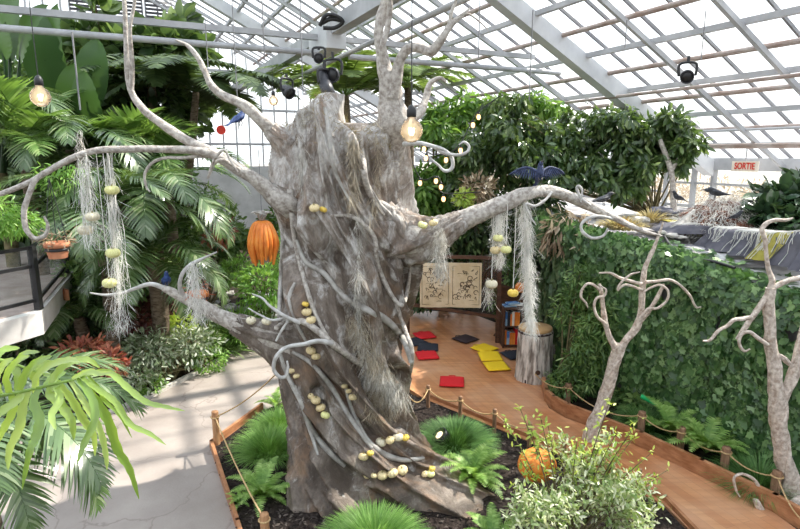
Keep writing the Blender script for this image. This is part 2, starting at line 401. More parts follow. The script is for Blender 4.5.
LEAF = leaf_t(); NARROW = leaf_t(.20, .1, .25, 4); WIDE = leaf_t(.62, .12, .15, 4); IVY = ivy_t(); SMALL = leaf_t(.42, .1, .1, 2); BLADE = leaf_t(.05, .1, .5, 4); WISP = leaf_t(.022, .1, .35, 4)
def frames(D, N):
    D = D / (np.linalg.norm(D, axis=1, keepdims=True) + 1e-9)
    Y_ = np.cross(N, D); ln = np.linalg.norm(Y_, axis=1, keepdims=True); Y_ = np.where(ln < 1e-4, [[0, 1, 0]], Y_ / (ln + 1e-9))
    Z_ = np.cross(D, Y_); return np.stack([D, Y_, Z_], axis=2)
def scatter(mb, T, pos, D, N, size):
    V, f = T; m = len(pos); Rm = frames(D, N)
    out = np.einsum('mij,vj->mvi', Rm, V) * np.asarray(size).reshape(-1, 1, 1) + pos[:, None, :]
    F_ = (f[None] + (np.arange(m) * len(V))[:, None, None]).reshape(-1, f.shape[1])
    mb.add(out.reshape(-1, 3), F_)
def clump(mb, T, c, rad, n, size, down=.3, seed=0, shell=.55, jit=.5, up=.6):
    r = np.random.RandomState(int(seed) + 1)
    d = r.normal(size=(n, 3)); d /= np.linalg.norm(d, axis=1, keepdims=True)
    q = (shell + (1 - shell) * r.rand(n, 1)) ** 1.0
    q *= 1 + .22 * np.sin(d[:, :1] * 5 + seed) * np.cos(d[:, 2:3] * 6 + seed * 1.7)
    pos = np.array(c) + d * q * np.array(rad)
    D = d + r.normal(size=(n, 3)) * jit + np.array([0, 0, -down]); N = d * .5 + np.array([0, 0, up]) + r.normal(size=(n, 3)) * .45
    scatter(mb, T, pos, D, N, size * (.65 + .7 * r.rand(n)))
def expand(cls, k=14, fr=.34, seed=0, mult=1.0):
    r = np.random.RandomState(seed + 77); out = []
    for (c, rad, n) in cls:
        for i in range(k):
            d = r.normal(size=3); d /= np.linalg.norm(d); q = r.rand() ** .45 * .85; f_ = fr * r.uniform(.7, 1.35)
            out.append((tuple(np.array(c) + d * q * np.array(rad)), (rad[0] * f_, rad[1] * f_, max(rad[2], rad[0] * .6) * f_), int(n * mult / k)))
    return out
def shrub(name, label, cat, base, clumps, T, m, size, group=None, stems=True, down=.3, seed=0, stem_m=None, stem_r=.02, part='foliage', **kw):
    base = Vector(base); t = thing(name, base, label, cat, group)
    mb = MB()
    for i, (c, rad, n) in enumerate(clumps): clump(mb, T, c, rad, n, size, down, seed + i * 13, **kw)
    mb.build(part, m, t)
    if stems:
        sb = MB(); r = random.Random(seed)
        for i, (c, rad, n) in enumerate(clumps):
            if len(clumps) > 20 and i % 4: continue
            c = Vector(c)
            for k in range(3 if len(clumps) < 20 else 1):
                e = c + Vector((r.uniform(-.5, .5) * rad[0], r.uniform(-.5, .5) * rad[1], r.uniform(-.2, .6) * rad[2]))
                b0 = base + Vector((r.uniform(-.05, .05), r.uniform(-.05, .05), 0))
                mid = b0.lerp(e, .5) + Vector((r.uniform(-.1, .1), r.uniform(-.1, .1), .12))
                tube(sb, [b0, mid, e], [stem_r, stem_r * .7, stem_r * .3], 5, 4)
        sb.build('stem', stem_m or M['stem'], t)
    return t
def frond(L=1.5, n=34, ll=.5, w=.035, a0=60, a1=-50, ang0=70, ang1=35, drop=.5, vee=.25, seed=0, bare=.12, rr=.012, prof=None, segs=3):
    r = random.Random(seed); mb = MB()
    N_ = 24; pts = [Vector((0, 0, 0))]; tg = []
    for i in range(N_):
        a = R(a0 + (a1 - a0) * (i / (N_ - 1)) ** 1.1); d = Vector((math.cos(a), 0, math.sin(a))); tg.append(d)
        pts.append(pts[-1] + d * (L / N_))
    tg.append(tg[-1])
    tube(mb, pts, [rr, rr * .8, rr * .25], 4, 1)
    VV = []; FF = []; base = 0
    for i in range(n):
        t = bare + (1 - bare) * (i + .5) / n
        x = t * N_; k = min(int(x), N_ - 1); p = pts[k].lerp(pts[k + 1], x - k); T_ = tg[k]
        Nn = Vector((-T_.z, 0, T_.x))
        l = ll * (prof(t) if prof else math.sin(math.pi * min(1, (t - bare) / (1 - bare) * .86 + .12)) ** .7)
        an = R(ang0 + (ang1 - ang0) * t)
        for sd in (-1, 1):
            d = (T_ * math.cos(an) + Vector((0, sd, 0)) * math.sin(an) + Nn * vee).normalized()
            d = (d + Vector((r.uniform(-.07, .07), r.uniform(-.07, .07), r.uniform(-.07, .07)))).normalized()
            wd = d.cross(Nn).normalized()
            q = p.copy(); dd = d.copy(); lr = l * r.uniform(.9, 1.08)
            for s in range(segs + 1):
                ww = w * .5 * (1, 1.0, .7, .04)[min(3, round(s * 3 / segs))] * (.6 + .4 * min(1, l / ll))
                VV += [tuple(q - wd * ww), tuple(q + wd * ww)]
                q = q + dd * (lr / segs); dd = (dd + Vector((0, 0, -drop / segs))).normalized()
            for s in range(segs):
                a = base + s * 2; FF.append((a, a + 1, a + 3, a + 2))
            base += (segs + 1) * 2
    mb.add(np.array(VV), np.array(FF)); return mb
def place_frond(meshes, m, parent, loc, az, pitch=0, s=1, name='frond', roll=0):
    i = rnd.randrange(len(meshes))
    o = bpy.data.objects.new(name, meshes[i]); C.objects.link(o); o.parent = parent
    o.location = loc; o.rotation_euler = (roll, -pitch, az); o.scale = (s, s, s); return o
def fmeshes(m, k=3, **kw):
    out = []
    for i in range(k):
        o = frond(seed=i * 7 + 3, **kw).build('frond', m, local=True); out.append(o.data); bpy.data.objects.remove(o)
    return out
FM = {
 'palm': fmeshes(M['palm'], L=1.9, n=46, ll=.52, w=.034, a0=58, a1=-62, drop=.75, vee=.1, rr=.014),
 'palm_light': fmeshes(M['palm_light'], L=1.5, n=34, ll=.5, w=.04, a0=68, a1=-30, drop=.5, vee=.25, rr=.012),
 'treefern': fmeshes(M['treefern'], L=2.0, n=44, ll=.42, w=.06, a0=30, a1=-30, ang0=80, ang1=60, drop=.35, vee=0, rr=.014),
 'treefern_dark': fmeshes(M['treefern_dark'], L=2.0, n=44, ll=.42, w=.065, a0=28, a1=-42, ang0=80, ang1=60, drop=.5, vee=0, rr=.014),
 'fern': fmeshes(M['fern'], L=.55, n=22, ll=.085, w=.024, a0=68, a1=-25, ang0=80, ang1=62, drop=.2, vee=.05, rr=.004, segs=2),
 'fernd': fmeshes(M['mid_leaf'], L=.6, n=22, ll=.10, w=.026, a0=65, a1=-35, ang0=80, ang1=60, drop=.2, vee=.05, rr=.004, segs=2),
}
def palm(name, label, crown, h, n, kind, s=1.0, az=(0, 360), trunk_r=.1, pitch=(-20, 25), cat='palm', foot=None, group=None, trunk=True):
    crown = Vector(crown); b = Vector((crown.x, crown.y, 0)) if foot is None else Vector(foot)
    t = thing(name, b, label, cat, group)
    if trunk:
        mb = MB(); tube(mb, [b + Vector((0, 0, -.02)), b.lerp(crown, .5) + Vector((.05, .03, 0)), crown], [trunk_r * 1.2, trunk_r, trunk_r * .8], 10, 8, wob=.12)
        mb.build('trunk', M['ptrunk'], t)
    for i in range(n):
        a = R(az[0] + (az[1] - az[0]) * (i + rnd.uniform(-.35, .35)) / n)
        place_frond(FM[kind], None, t, crown - b, a, R(rnd.uniform(*pitch)), s * rnd.uniform(.8, 1.1))
    return t
def fern(label, loc, n=22, s=1.0, kind='fern', group=None, name='fern', pitch=(-25, 22)):
    t = thing(name, loc, label, 'fern', group)
    for i in range(n):
        place_frond(FM[kind], None, t, (0, 0, 0), 2 * math.pi * i / n * 1.0 + rnd.uniform(-.2, .2) + (i % 2) * .1, R(rnd.uniform(*pitch)), s * rnd.uniform(.7, 1.15))
    return t
def tuft(label, loc, rad, h, n, m, name='grass_tuft', cat='grass clump', seed=0, w=1.0):
    r = np.random.RandomState(seed + 5); mb = MB(); V = []; F_ = []
    for i in range(n):
        a = r.rand() * 2 * math.pi; q = r.rand() ** .6
        p = np.array([math.cos(a), math.sin(a), 0]) * q * rad * .45
        d = np.array([math.cos(a) * q * 1.1, math.sin(a) * q * 1.1, 1.0]) + r.normal(size=3) * .12
        d /= np.linalg.norm(d); L = h * (.7 + .5 * r.rand()); s = np.cross(d, [0, 0, 1]); s /= (np.linalg.norm(s) + 1e-6)
        b = len(V); x = p.copy()
        for k in range(4):
            ww = .0035 * w * (1, 1, .7, .1)[k]
            V += [x - s * ww, x + s * ww]; x = x + d * L / 3; d = d + np.array([math.cos(a) * .22, math.sin(a) * .22, -.34 * q - .1]); d /= np.linalg.norm(d)
        for k in range(3): F_.append((b + 2 * k, b + 2 * k + 1, b + 2 * k + 3, b + 2 * k + 2))
    mb.add(np.array(V) + np.array(loc), np.array(F_)); o = mb.build(name, m); tag(o, label, cat); return o
ORD = ['first', 'second', 'third', 'fourth', 'fifth', 'sixth', 'seventh', 'eighth', 'ninth', 'tenth', 'eleventh', 'twelfth']
#PART2
# ------------------------------------------------------------------ the setting
mb = MB(); box(mb, (0, 12, -.22), (90, 90, .4)); tag(mb.build('floor', M['soil'], smooth=False), kind='structure')
def gpoly(pxs, z=0): return [tuple(G(x, y, z))[:2] for x, y in pxs]
deckp = [(425, 399), (529, 441), (600, 472), (665, 505), (720, 560), (800, 570), (840, 560), (773, 512), (700, 476), (640, 447), (594, 428), (566, 418), (549, 408), (543, 396), (541, 380), (546, 352), (528, 334), (505, 326), (478, 316), (440, 311), (405, 311), (360, 315), (350, 350)]
mb = MB(); prism(mb, gpoly(deckp, .05), -.01, .05); tag(mb.build('floor_deck', M['deck'], smooth=False), kind='structure')
pathp = [(-160, 640), (-150, 520), (20, 440), (110, 415), (150, 399), (200, 373), (232, 355), (262, 337), (300, 318), (350, 308), (357, 350), (350, 372), (285, 400), (262, 412), (212, 450), (238, 531), (275, 640)]
mb = MB(); prism(mb, gpoly(pathp, .03), -.01, .03); tag(mb.build('floor_path', M['path'], smooth=False), kind='structure')
# mulch bed around the trunk
bedp = [(212, 450), (262, 412), (300, 396), (345, 378), (425, 400), (529, 443), (600, 474), (664, 508), (718, 565), (600, 640), (440, 660), (280, 650), (238, 531)]
bw = [G(x, y, .06) for x, y in bedp]
mb = MB(); prism(mb, [tuple(p)[:2] for p in bw], .0, .075); tag(mb.build('floor_mulch_bed', M['mulch'], smooth=False), kind='structure')
def kerb(name, pts, h, w, m, label):
    mb = MB()
    for a, b in zip(pts[:-1], pts[1:]):
        a = Vector(a); b = Vector(b); d = (b - a).normalized() * w * .45
        beam(mb, a - d + UP * (h / 2), b + d + UP * (h / 2), w, h)
    o = mb.build(name, m, smooth=False); return tag(o, label, 'kerb')
kerb('bed_kerb', [G(262, 412), G(212, 450), G(238, 531), G(262, 610)], .13, .035, M['kerb'], 'low wooden edging board along the path side of the trunk bed')
kerb('bed_kerb', [G(425, 399), G(529, 441), G(600, 472), G(665, 505), G(718, 562)], .10, .035, M['kerb'], 'low wooden edging board between the trunk bed and the deck')
kerb('bed_kerb', [G(x, y, .03) for x, y in [(543, 390), (546, 402), (553, 409), (566, 417), (594, 428), (640, 447), (700, 476), (773, 512), (820, 540)]], .20, .05, M['kerb'], 'raised reddish wooden edging board in front of the ivy wall planting')
kerb('path_kerb', [G(x, y) for x, y in [(110, 415), (150, 399), (200, 373), (232, 355), (262, 337), (290, 322)]], .07, .08, M['stone_pale'], 'pale stone edging along the left side of the concrete path')
# mulch chips
mb = MB(); r = np.random.RandomState(3); n = 4200
xs = np.array([tuple(G(r.uniform(205, 640), r.uniform(395, 545), .08)) for i in range(n)])
def inpoly(p, poly):
    c = False; j = len(poly) - 1
    for i in range(len(poly)):
        if (poly[i][1] > p[1]) != (poly[j][1] > p[1]) and p[0] < (poly[j][0] - poly[i][0]) * (p[1] - poly[i][1]) / (poly[j][1] - poly[i][1]) + poly[i][0]: c = not c
        j = i
    return c
xs = np.array([p for p in xs if inpoly(p, [tuple(q)[:2] for q in bw])])
xs[:, 2] = .078 + r.rand(len(xs)) * .015
scatter(mb, SMALL, xs, r.normal(size=(len(xs), 3)) * [1, 1, .25], np.tile([0, 0, 1.], (len(xs), 1)) + r.normal(size=(len(xs), 3)) * .3, .03 + .035 * r.rand(len(xs)))
tag(mb.build('mulch_chips', M['chip'], smooth=False), 'dark bark chips strewn over the bed round the giant trunk', 'mulch', kind='stuff')
# retaining wall of the terrace with its ivy
wp = [(920, 5.0, 1.96, 350), (800, 5.72, 2.00, 0), (762, 6.08, 2.07, 0), (712, 6.6, 2.18, 0), (662, 7.15, 2.28, 0), (620, 7.7, 2.35, 0), (585, 8.2, 2.42, 0), (556, 8.9, 2.5, 0), (540, 9.8, 2.5, 0), (536, 11.0, 2.5, 0), (530, 14.5, 2.5, 0)]
WP = []
for px, Y, z, _ in wp:
    zc = Y * cp + (H - z) * sp; WP.append(Vector(((px - 400) / F * zc, Y, z)))
WS = smooth_pts(WP, 6)
for p in WS: pass
mb = MB(); V = []; f = []; n = len(WS); K = 14
for i, p in enumerate(WS):
    t = (WS[min(i + 1, n - 1)] - WS[max(0, i - 1)]); t.z = 0; t.normalize(); nrm = Vector((-t.y, t.x, 0))   # towards the deck
    if nrm.dot(Vector((0, 5, 0)) - Vector((p.x, p.y, 0))) < 0: nrm = -nrm
    p.freeze() if False else None
    for k in range(K + 1):
        z = p.z * k / K; d = .05 * noise.noise(Vector((p.x * 1.5, p.y * 1.5, z * 1.5)))
        V.append((p.x + nrm.x * d, p.y + nrm.y * d, z))
f = [(i * (K + 1) + k, (i + 1) * (K + 1) + k, (i + 1) * (K + 1) + k + 1, i * (K + 1) + k + 1) for i in range(n - 1) for k in range(K)]
mb.add(np.array(V), np.array(f))
V2 = []
for i, p in enumerate(WS):
    b = UV(0, 0, 0); q = Vector((p.x + 1.0, p.y + .5, 0)); V2 += [(p.x, p.y, p.z), (p.x + .3, p.y + .12, p.z - .03), (p.x + .3, p.y + .12, 0)]
f2 = []
for i in range(n - 1):
    for k in range(2): f2.append((i * 3 + k, (i + 1) * 3 + k, (i + 1) * 3 + k + 1, i * 3 + k + 1))
mb.add(np.array(V2), np.array(f2))
tag(mb.build('wall_terrace', M['wallcore']), kind='structure')
# terrace ground behind the wall
poly = [tuple(p)[:2] for p in WS] + [tuple(UV(20, 3.5, 0))[:2], tuple(UV(20, EV - .05, 0))[:2], tuple(UV(-4, EV - .05, 0))[:2]]
tz = 2.2
mb = MB(); V = []; f = []
far = [];
for i, p in enumerate(WS):
    t = i / (n - 1); q = UV(-2 + 21 * t, EV - .06, 0); far.append(q)
    for k in range(13):
        s = k / 12; x = p.lerp(q, s); z = p.z * (1 - s) ** 4 + (1 - (1 - s) ** 4) * 2.27 + (.03 * noise.noise(Vector((x.x * 1.3, x.y * 1.3, 0))) if 0 < k < 12 else 0)
        V.append((x.x, x.y, z))
f = [(i * 13 + k, i * 13 + k + 1, (i + 1) * 13 + k + 1, (i + 1) * 13 + k) for i in range(n - 1) for k in range(12)]
mb.add(np.array(V), np.array(f)); tag(mb.build('floor_terrace', M['cloth_pale']), kind='structure')
def terrace_z(): return 2.28
# outside ground and distance
mb = MB(); a = UV(-60, EV + .3, 0); b = UV(120, EV + .3, 0); c = UV(120, 120, 0); d = UV(-60, 120, 0)
mb.add([(p.x, p.y, 1.6) for p in (a, b, c, d)], [(0, 1, 2, 3)]); tag(mb.build('floor_outside', M['outside'], smooth=False), kind='structure')
# eaves walls
def wallbar(mb, u0, u1, v, z, w, h): beam(mb, UV(u0, v, z), UV(u1, v, z), w, h)
mb = MB(); beam(mb, UV(U0, EV, 1.1), UV(U1, EV, 1.1), .18, 2.35); tag(mb.build('wall_right', M['siding'], smooth=False), kind='structure')
mb = MB(); beam(mb, UV(U0, EV, 3.30), UV(U1, EV, 3.30), .16, .26); tag(mb.build('trim_1', M['steel'], smooth=False), kind='structure')
def u_on(px, v=EV):
    d = ray(px, 150); d.z = 0; k = v / d.dot(D2); return (d * k).dot(D1)
posts = sorted([u_on(x) for x in (669, 697, 717, 792)] + [u_on(608), u_on(640), u_on(669) + 5.5, 1.0, -1.5, -4])
wi = 1
for a, b in zip(posts[:-1], posts[1:]):
    w = bpy.data.objects.new('window_%d' % wi, None); C.objects.link(w); w.location = UV((a + b) / 2, EV, 2.28); tag(w, kind='structure')
    m = MB(); beam(m, UV(a, EV, 2.25), UV(a, EV, 3.2), .09, .11)
    zt = 2.86 if b < u_on(669) + .1 else 2.62
    beam(m, UV(a, EV, zt), UV(b, EV, zt), .06, .05); beam(m, UV(a, EV, 2.33), UV(b, EV, 2.33), .08, .07); m.build('window_frame', M['steel'], w, smooth=False)
    m = MB(); p = [UV(a, EV, 2.3), UV(b, EV, 2.3), UV(b, EV, 3.2), UV(a, EV, 3.2)]; m.add([tuple(q) for q in p], [(0, 1, 2, 3)]); m.build('pane', M['glass'], w, smooth=False)
    wi += 1
# roof glass, glazing bars, purlins, trusses
for k, (va, vb) in enumerate(((EV, RV), (RV, LV))):
    mb = MB(); p = [UV(U0, va, roof_z(va)), UV(U1, va, roof_z(va)), UV(U1, vb, roof_z(vb)), UV(U0, vb, roof_z(vb))]
    if k == 1: p[2] = UV(U1, vb, EZ); p[3] = UV(U0, vb, EZ)
    mb.add([tuple(q) for q in p], [(0, 1, 2, 3)]); tag(mb.build('ceiling_glass', M['glass'], smooth=False), kind='structure')
    mb = MB(); u = U0
    while u <= U1 + .01:
        beam(mb, p[0] + D1 * (u - U0) - UP * .03, p[3] + D1 * (u - U0) - UP * .03, .035, .05); u += .6
    # short cross laps between panes
    tag(mb.build('ceiling_glazing_bars', M['bar'], smooth=False), kind='structure')
tn = 2
def trim(a, b, w, h, m, round_=False):
    global tn
    mb = MB()
    if round_: tube(mb, [a, b], w / 2, 10, 1)
    else: beam(mb, a, b, w, h)
    o = mb.build('trim_%d' % tn, m, smooth=round_); tn += 1; return tag(o, kind='structure')
pv = [10.95, 10.38, 9.85, 9.3, 8.92, 8.35, 7.8, 7.2, 6.6, 6.1, 5.3, 4.6, 3.9, 3.2, 1.8, .3, -1.3, -3.0]
for i, v in enumerate(pv):
    mm = [M['steel'], M['steel_brown']][i % 2] if i < 12 else M['steel']
    trim(UV(U0, v, roof_z(v) - .14), UV(U1, v, roof_z(v) - .14), .085, .085, mm, i in (1, 3, 5, 7, 9, 11))
for i, v in enumerate((-5.5, -8, -10.5, -13, -15.5)): trim(UV(U0, v, roof_z(v) - .14), UV(U1, v, roof_z(v) - .14), .08, .1, M['steel'])
for u in (-2, -.8, .7, 2.3, 3.8, 5.4, 6.9, 8.5, 10.1, 11.7, 13.3, 14.9, 16.5, 18, 20, 22):
    big = u in (8.5, -2, 18)
    w, h = (.24, .30) if big else (.065, .08)
    mm = M['steel_white'] if big else M['steel']
    trim(UV(u, EV, EZ - .22 - h / 2 * .4), UV(u, RV, roof_z(RV) - .22 - h / 2 * .4), w, h, mm)
    trim(UV(u, LV, EZ - .22 - h / 2 * .4), UV(u, RV, roof_z(RV) - .22 - h / 2 * .4), w, h, mm)
# tie bars and the long beam through the node
ub = 9.7
trim(UV(ub, -15, 5.45), UV(ub, 7.6, 5.45), .09, .09, M['steel'])
trim(UV(ub, -15, 5.20), UV(ub, 3.0, 5.20), .10, .10, M['steel'], True)
trim(UV(ub, 3.6, 5.18), UV(ub, 8.3, 5.18), .10, .10, M['steel'], True)
trim(UV(2, 3.2, 5.55), UV(U1, 3.2, 5.55), .18, .24, M['steel'])
trim(UV(3, 3.55, 5.22), UV(16, 3.55, 5.22), .08, .08, M['steel'], True)
trim(UV(ub - .5, 3.2, 5.42), UV(ub + .5, 3.2, 5.42), .34, .42, M['steel_white'])
trim(UV(-2, 8.6, 4.6), UV(12, 8.6, 4.6), .06, .06, M['steel_brown'], True)
trim(UV(-2, 10.6, 3.66), UV(9, 10.6, 3.66), .10, .10, M['steel_brown'], True)
trim(UV(-2, 10.3, 3.95), UV(9, 10.3, 3.95), .05, .05, M['steel'], True)
# gable end behind
def gable(u, nm, close=False):
    mb = MB(); beam(mb, UV(u, LV, 1.5), UV(u, EV, 1.5), .16, 3.0); tag(mb.build('wall_' + nm, M['siding'], smooth=False), kind='structure')
    mb = MB(); p = [UV(u, LV, 3), UV(u, EV, 3), UV(u, EV, EZ), UV(u, RV, roof_z(RV)), UV(u, LV, EZ)]
    mb.add([tuple(q) for q in p], [(0, 1, 2, 3, 4)]); tag(mb.build('window_gable_' + nm, M['glass'], smooth=False), kind='structure')
    mb = MB(); v = LV
    while v <= EV:
        beam(mb, UV(u, v, 2.9), UV(u, v, roof_z(v)), .05, .05); v += .5
    for z in (3.0, 3.9, 5.2, 6.6, 8.0, 9.4):
        dv = max(0, (z - EZ) / SL); beam(mb, UV(u - .03, LV + dv, z), UV(u - .03, EV - dv, z), .08, .09)
    tag(mb.build('window_frame_' + nm, M['steel'], smooth=False), kind='structure')
gable(U1 - .1, 'back'); gable(U0 + .05, 'front')
mb = MB(); beam(mb, UV(U0, LV, 1.2), UV(U1, LV, 1.2), .16, 2.4); tag(mb.build('wall_left', M['siding'], smooth=False), kind='structure')
mb = MB(); p = [UV(U0, LV, 2.4), UV(U1, LV, 2.4), UV(U1, LV, EZ), UV(U0, LV, EZ)]; mb.add([tuple(q) for q in p], [(0, 1, 2, 3)]); tag(mb.build('window_left', M['glass'], smooth=False), kind='structure')
# louvred vent panels high in the gable
for i, (x0, x1) in enumerate(((70, 105), (108, 142), (145, 172))):
    d = ray((x0 + x1) / 2, 6); k = (U1 - .3) / d.dot(D1); c = Vector((0, 0, H)) + d * k
    wd = (x1 - x0) * k * cp * 1.0 / 1.0 * .93; t = thing('louvre_vent', c - UP * .5, 'dark louvred vent panel high in the end wall, %s from the left' % ORD[i], 'vent')
    mb = MB()
    for a, b in ((-1, 1),):
        beam(mb, c + D2 * (-wd / 2) + UP * .45, c + D2 * (wd / 2) + UP * .45, .06, .05); beam(mb, c + D2 * (-wd / 2) - UP * .45, c + D2 * (wd / 2) - UP * .45, .06, .05)
        beam(mb, c - D2 * (wd / 2) - UP * .45, c - D2 * (wd / 2) + UP * .45, .05, .05); beam(mb, c + D2 * (wd / 2) - UP * .45, c + D2 * (wd / 2) + UP * .45, .05, .05)
    mb.build('vent_frame', M['steel'], t, smooth=False)
    mb = MB()
    for q in range(7): beam(mb, c - D2 * (wd / 2) + UP * (-.38 + q * .125), c + D2 * (wd / 2) + UP * (-.38 + q * .125), .09, .07)
    mb.build('louvre', M['black_plastic'], t, smooth=False)
pdk = ray(221, 130); k_ = (U1 - .35) / pdk.dot(D1); pd_ = Vector((0, 0, H)) + pdk * k_
mb = MB(); tube(mb, [pd_, pd_ - D1 * .04], .17, 24, 1); tag(mb.build('round_sign', M['sign_red']), 'small round red sign on the far end windows left of the trunk', 'sign')
# exit sign
cs = W(747.5, 166.5, 11.6); rs = math.atan2(D1.y, D1.x)
us = u_on(747); us = u_on(747, EV - .62); ps = UV(us, EV - .62, 3.27); zt = 3.30
t = thing('exit_sign', ps - UP * .13, 'cream sign with red capital lettering on the header beam above the windows', 'sign')
nrm = -D2; k = (ps.y) * cp / F
mb = MB(); beam(mb, ps - D1 * .27, ps + D1 * .27, .03, .20); mb.build('sign_board', M['sign'], t, smooth=False); mb = MB(); beam(mb, ps + UP * .1, ps + UP * .45, .02, .02); mb.build('hanger', M['steel'], t, smooth=False)
def text_mesh(s, size, m, parent, loc, xdir, updir, name='lettering', ext=.003, wscale=1.0):
    cu = bpy.data.curves.new('t', 'FONT'); cu.body = s; cu.size = size; cu.align_x = 'CENTER'; cu.align_y = 'CENTER'; cu.extrude = ext; cu.offset = size * .02
    o = bpy.data.objects.new('t', cu); C.objects.link(o); bpy.context.view_layer.update()
    me = bpy.data.meshes.new_from_object(o); bpy.data.objects.remove(o); me.materials.clear(); me.materials.append(m)
    n_ = Vector(xdir).cross(Vector(updir)); mt = Matrix((Vector(xdir) * wscale, Vector(updir), n_)).transposed().to_4x4()
    me.transform(Matrix.Translation(Vector(loc) - wloc(parent)) @ mt)
    q = bpy.data.objects.new(name, me); C.objects.link(q); q.parent = parent; return q
text_mesh('SORTIE', .18, M['sign_red'], t, ps - D2 * .022, -D1, UP, wscale=.72)
# ------------------------------------------------------------------ the giant tree sculpture
TY = 5.9
rows = [(88, 283, 408), (105, 279, 409), (118, 277, 410), (150, 276, 408), (200, 278, 408), (235, 282, 420), (260, 285, 422), (300, 283, 411), (350, 277, 405), (375, 281, 405), (400, 287, 409), (430, 293, 418), (464, 298, 440)]
rz = [W(400, r_[0], TY).z for r_ in rows]; zt_ = np.array(rz)[::-1]
def xw(px, py): return W(px, py, TY).x
xl_ = np.array([xw(r_[1], r_[0]) for r_ in rows])[::-1]; xr_ = np.array([xw(r_[2], r_[0]) for r_ in rows])[::-1]
def ztop(c): return float(np.interp(c, [-1, -.8, -.5, -.2, .0, .35, .7, 1], [3.84, 3.98, 4.10, 4.02, 3.84, 3.72, 3.74, 3.82]))
NZ, NT = 330, 460; V = np.zeros((NZ, NT, 3))
def ridged(v): return 1 - abs(noise.noise(v)) * 2
hol = [(334, 262, .20, -.10), (372, 200, .22, -.07), (330, 205, .16, -.06), (398, 240, .10, .10), (404, 205, .12, .07), (395, 355, .22, -.14), (300, 150, .2, .05), (350, 160, .12, -.05), (345, 300, .2, .05), (392, 262, .12, -.08), (315, 398, .11, -.16), (322, 410, .10, -.14), (308, 312, .10, -.10), (313, 352, .10, -.08), (348, 391, .09, -.07), (400, 395, .16, -.12), (360, 420, .16, .08), (430, 470, .1, -.05)]
holw = [(W(a, b, TY - .7), r_, d) for a, b, r_, d in hol]
for j in range(NT):
    th = 2 * math.pi * j / NT; c, s = math.cos(th), math.sin(th); zt2 = ztop(c)
    for i in range(NZ):
        t = i / (NZ - 1); t2 = t if t < .9 else t
        z = t2 * zt2
        if t > .955: z = zt2 * .955 + (zt2 * .045) * math.sin((t - .955) / .045 * math.pi / 2)
        xl = np.interp(z, zt_, xl_); xr = np.interp(z, zt_, xr_); cx = (xl + xr) / 2; rx = (xr - xl) / 2
        ry = .72 + .10 * max(0, 1 - z / 1.2)
        if z < .9:
            q = (1 - z / .9) ** 1.8
            g1 = math.exp(-((math.atan2(math.sin(th - R(-33)), math.cos(th - R(-33)))) / .40) ** 2)
            g2 = math.exp(-((math.atan2(math.sin(th - R(-118)), math.cos(th - R(-118)))) / .5) ** 2)
            fl = 1 + q * (1.0 * g1 + .22 * g2)
        else: fl = 1
        a_ = th + (.80 * z if z < 2.6 else 2.08 + .42 * (z - 2.6)) + .22 * noise.noise(Vector((c * 1.1, s * 1.1, z * .7 + 9)))
        ca, sa = math.cos(a_), math.sin(a_)
        e = max(0, ridged(Vector((ca * 1.7, sa * 1.7, z * .42 + 7)))) ** 1.6
        e2 = max(0, ridged(Vector((ca * 3.6 + 5, sa * 3.6, z * .65 + 2)))) ** 2
        e5 = max(0, ridged(Vector((ca * 8 + 5, sa * 8, z * 1.0 + 12)))) ** 2
        e3 = noise.noise(Vector((ca * 2.4, sa * 2.4, z * 1.6 + 4)))
        e4 = noise.noise(Vector((ca * 22, sa * 22, z * 5.0)))
        fade = min(1, (1 - t) / .06 + .25)
        up_ = .6 + .4 * min(1, z / 1.0)
        lo_ = 1 + 1.0 * max(0, 1 - z / 1.3)
        d = ((e - .42) * .25 + (e2 - .35) * .11 * lo_ + (e5 - .35) * .022 * lo_ + e3 * .07 + e4 * .004 - .115) * fade * up_
        if z < .62: d += .08 * min(1, (.62 - z) / .04) * max(0, -s)
        if z < .30: d += .10 * min(1, (.30 - z) / .04) * max(0, -s)
        sh = 1.0
        if t > .955: sh = math.cos((t - .955) / .045 * math.pi / 2) ** .55 if t < 1 else 0
        x = cx + (rx * fl + d) * c * sh; y = TY + .0 + (ry * fl + d) * s * sh
        V[i, j] = (x, y, z)
vf = V.reshape(-1, 3)
for (hc, hr, hd) in holw:
    dx = vf[:, 0] - hc.x; dz = vf[:, 2] - hc.z; m_ = (vf[:, 1] < TY) * np.exp(-(dx ** 2 + dz ** 2) / (hr * .6) ** 2)
    vf[:, 1] -= m_ * hd
ii = np.arange(NZ - 1)[:, None] * NT; jj = np.arange(NT)[None]; j2 = (jj + 1) % NT
Fq = np.stack([ii + jj, ii + j2, ii + NT + j2, ii + NT + jj], -1).reshape(-1, 4)
tree = thing('tree_sculpture', (xw(372, 464), TY, 0), 'giant grey gnarled fantasy tree with twisting bark and bare curling branches', 'tree')
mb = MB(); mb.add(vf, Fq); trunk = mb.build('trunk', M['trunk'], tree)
bpy.context.view_layer.update()
tri = np.concatenate([Fq[:, [0, 1, 2]], Fq[:, [0, 2, 3]]])
BV = BVHTree.FromPolygons([tuple(v) for v in vf], [tuple(f_) for f_ in tri.tolist()])
def hit(px, py, off=0.0, dflt=TY - .7):
    d = ray(px, py).normalized(); h = BV.ray_cast(Vector((0, 0, H)), d)
    if h[0] is None: return W(px, py, dflt)
    return h[0] - d * off
def br(pts, rad, m='branch', name='branch', seg=12, wob=.13, parent=None, sm=6, obj=True):
    # pts: (px, py, Y) ; rad in pixels
    P_ = [W(*p) for p in pts]; rr_ = [.88 * q * pxm(p[2], P_[i].z) for i, (p, q) in enumerate(zip(pts, rad))]
    mb = MB(); tube(mb, P_, rr_, seg, sm, wob=wob, seed=len(pts) * 1.3 + pts[0][0] * .01)
    return mb.build(name, M[m], parent or tree)
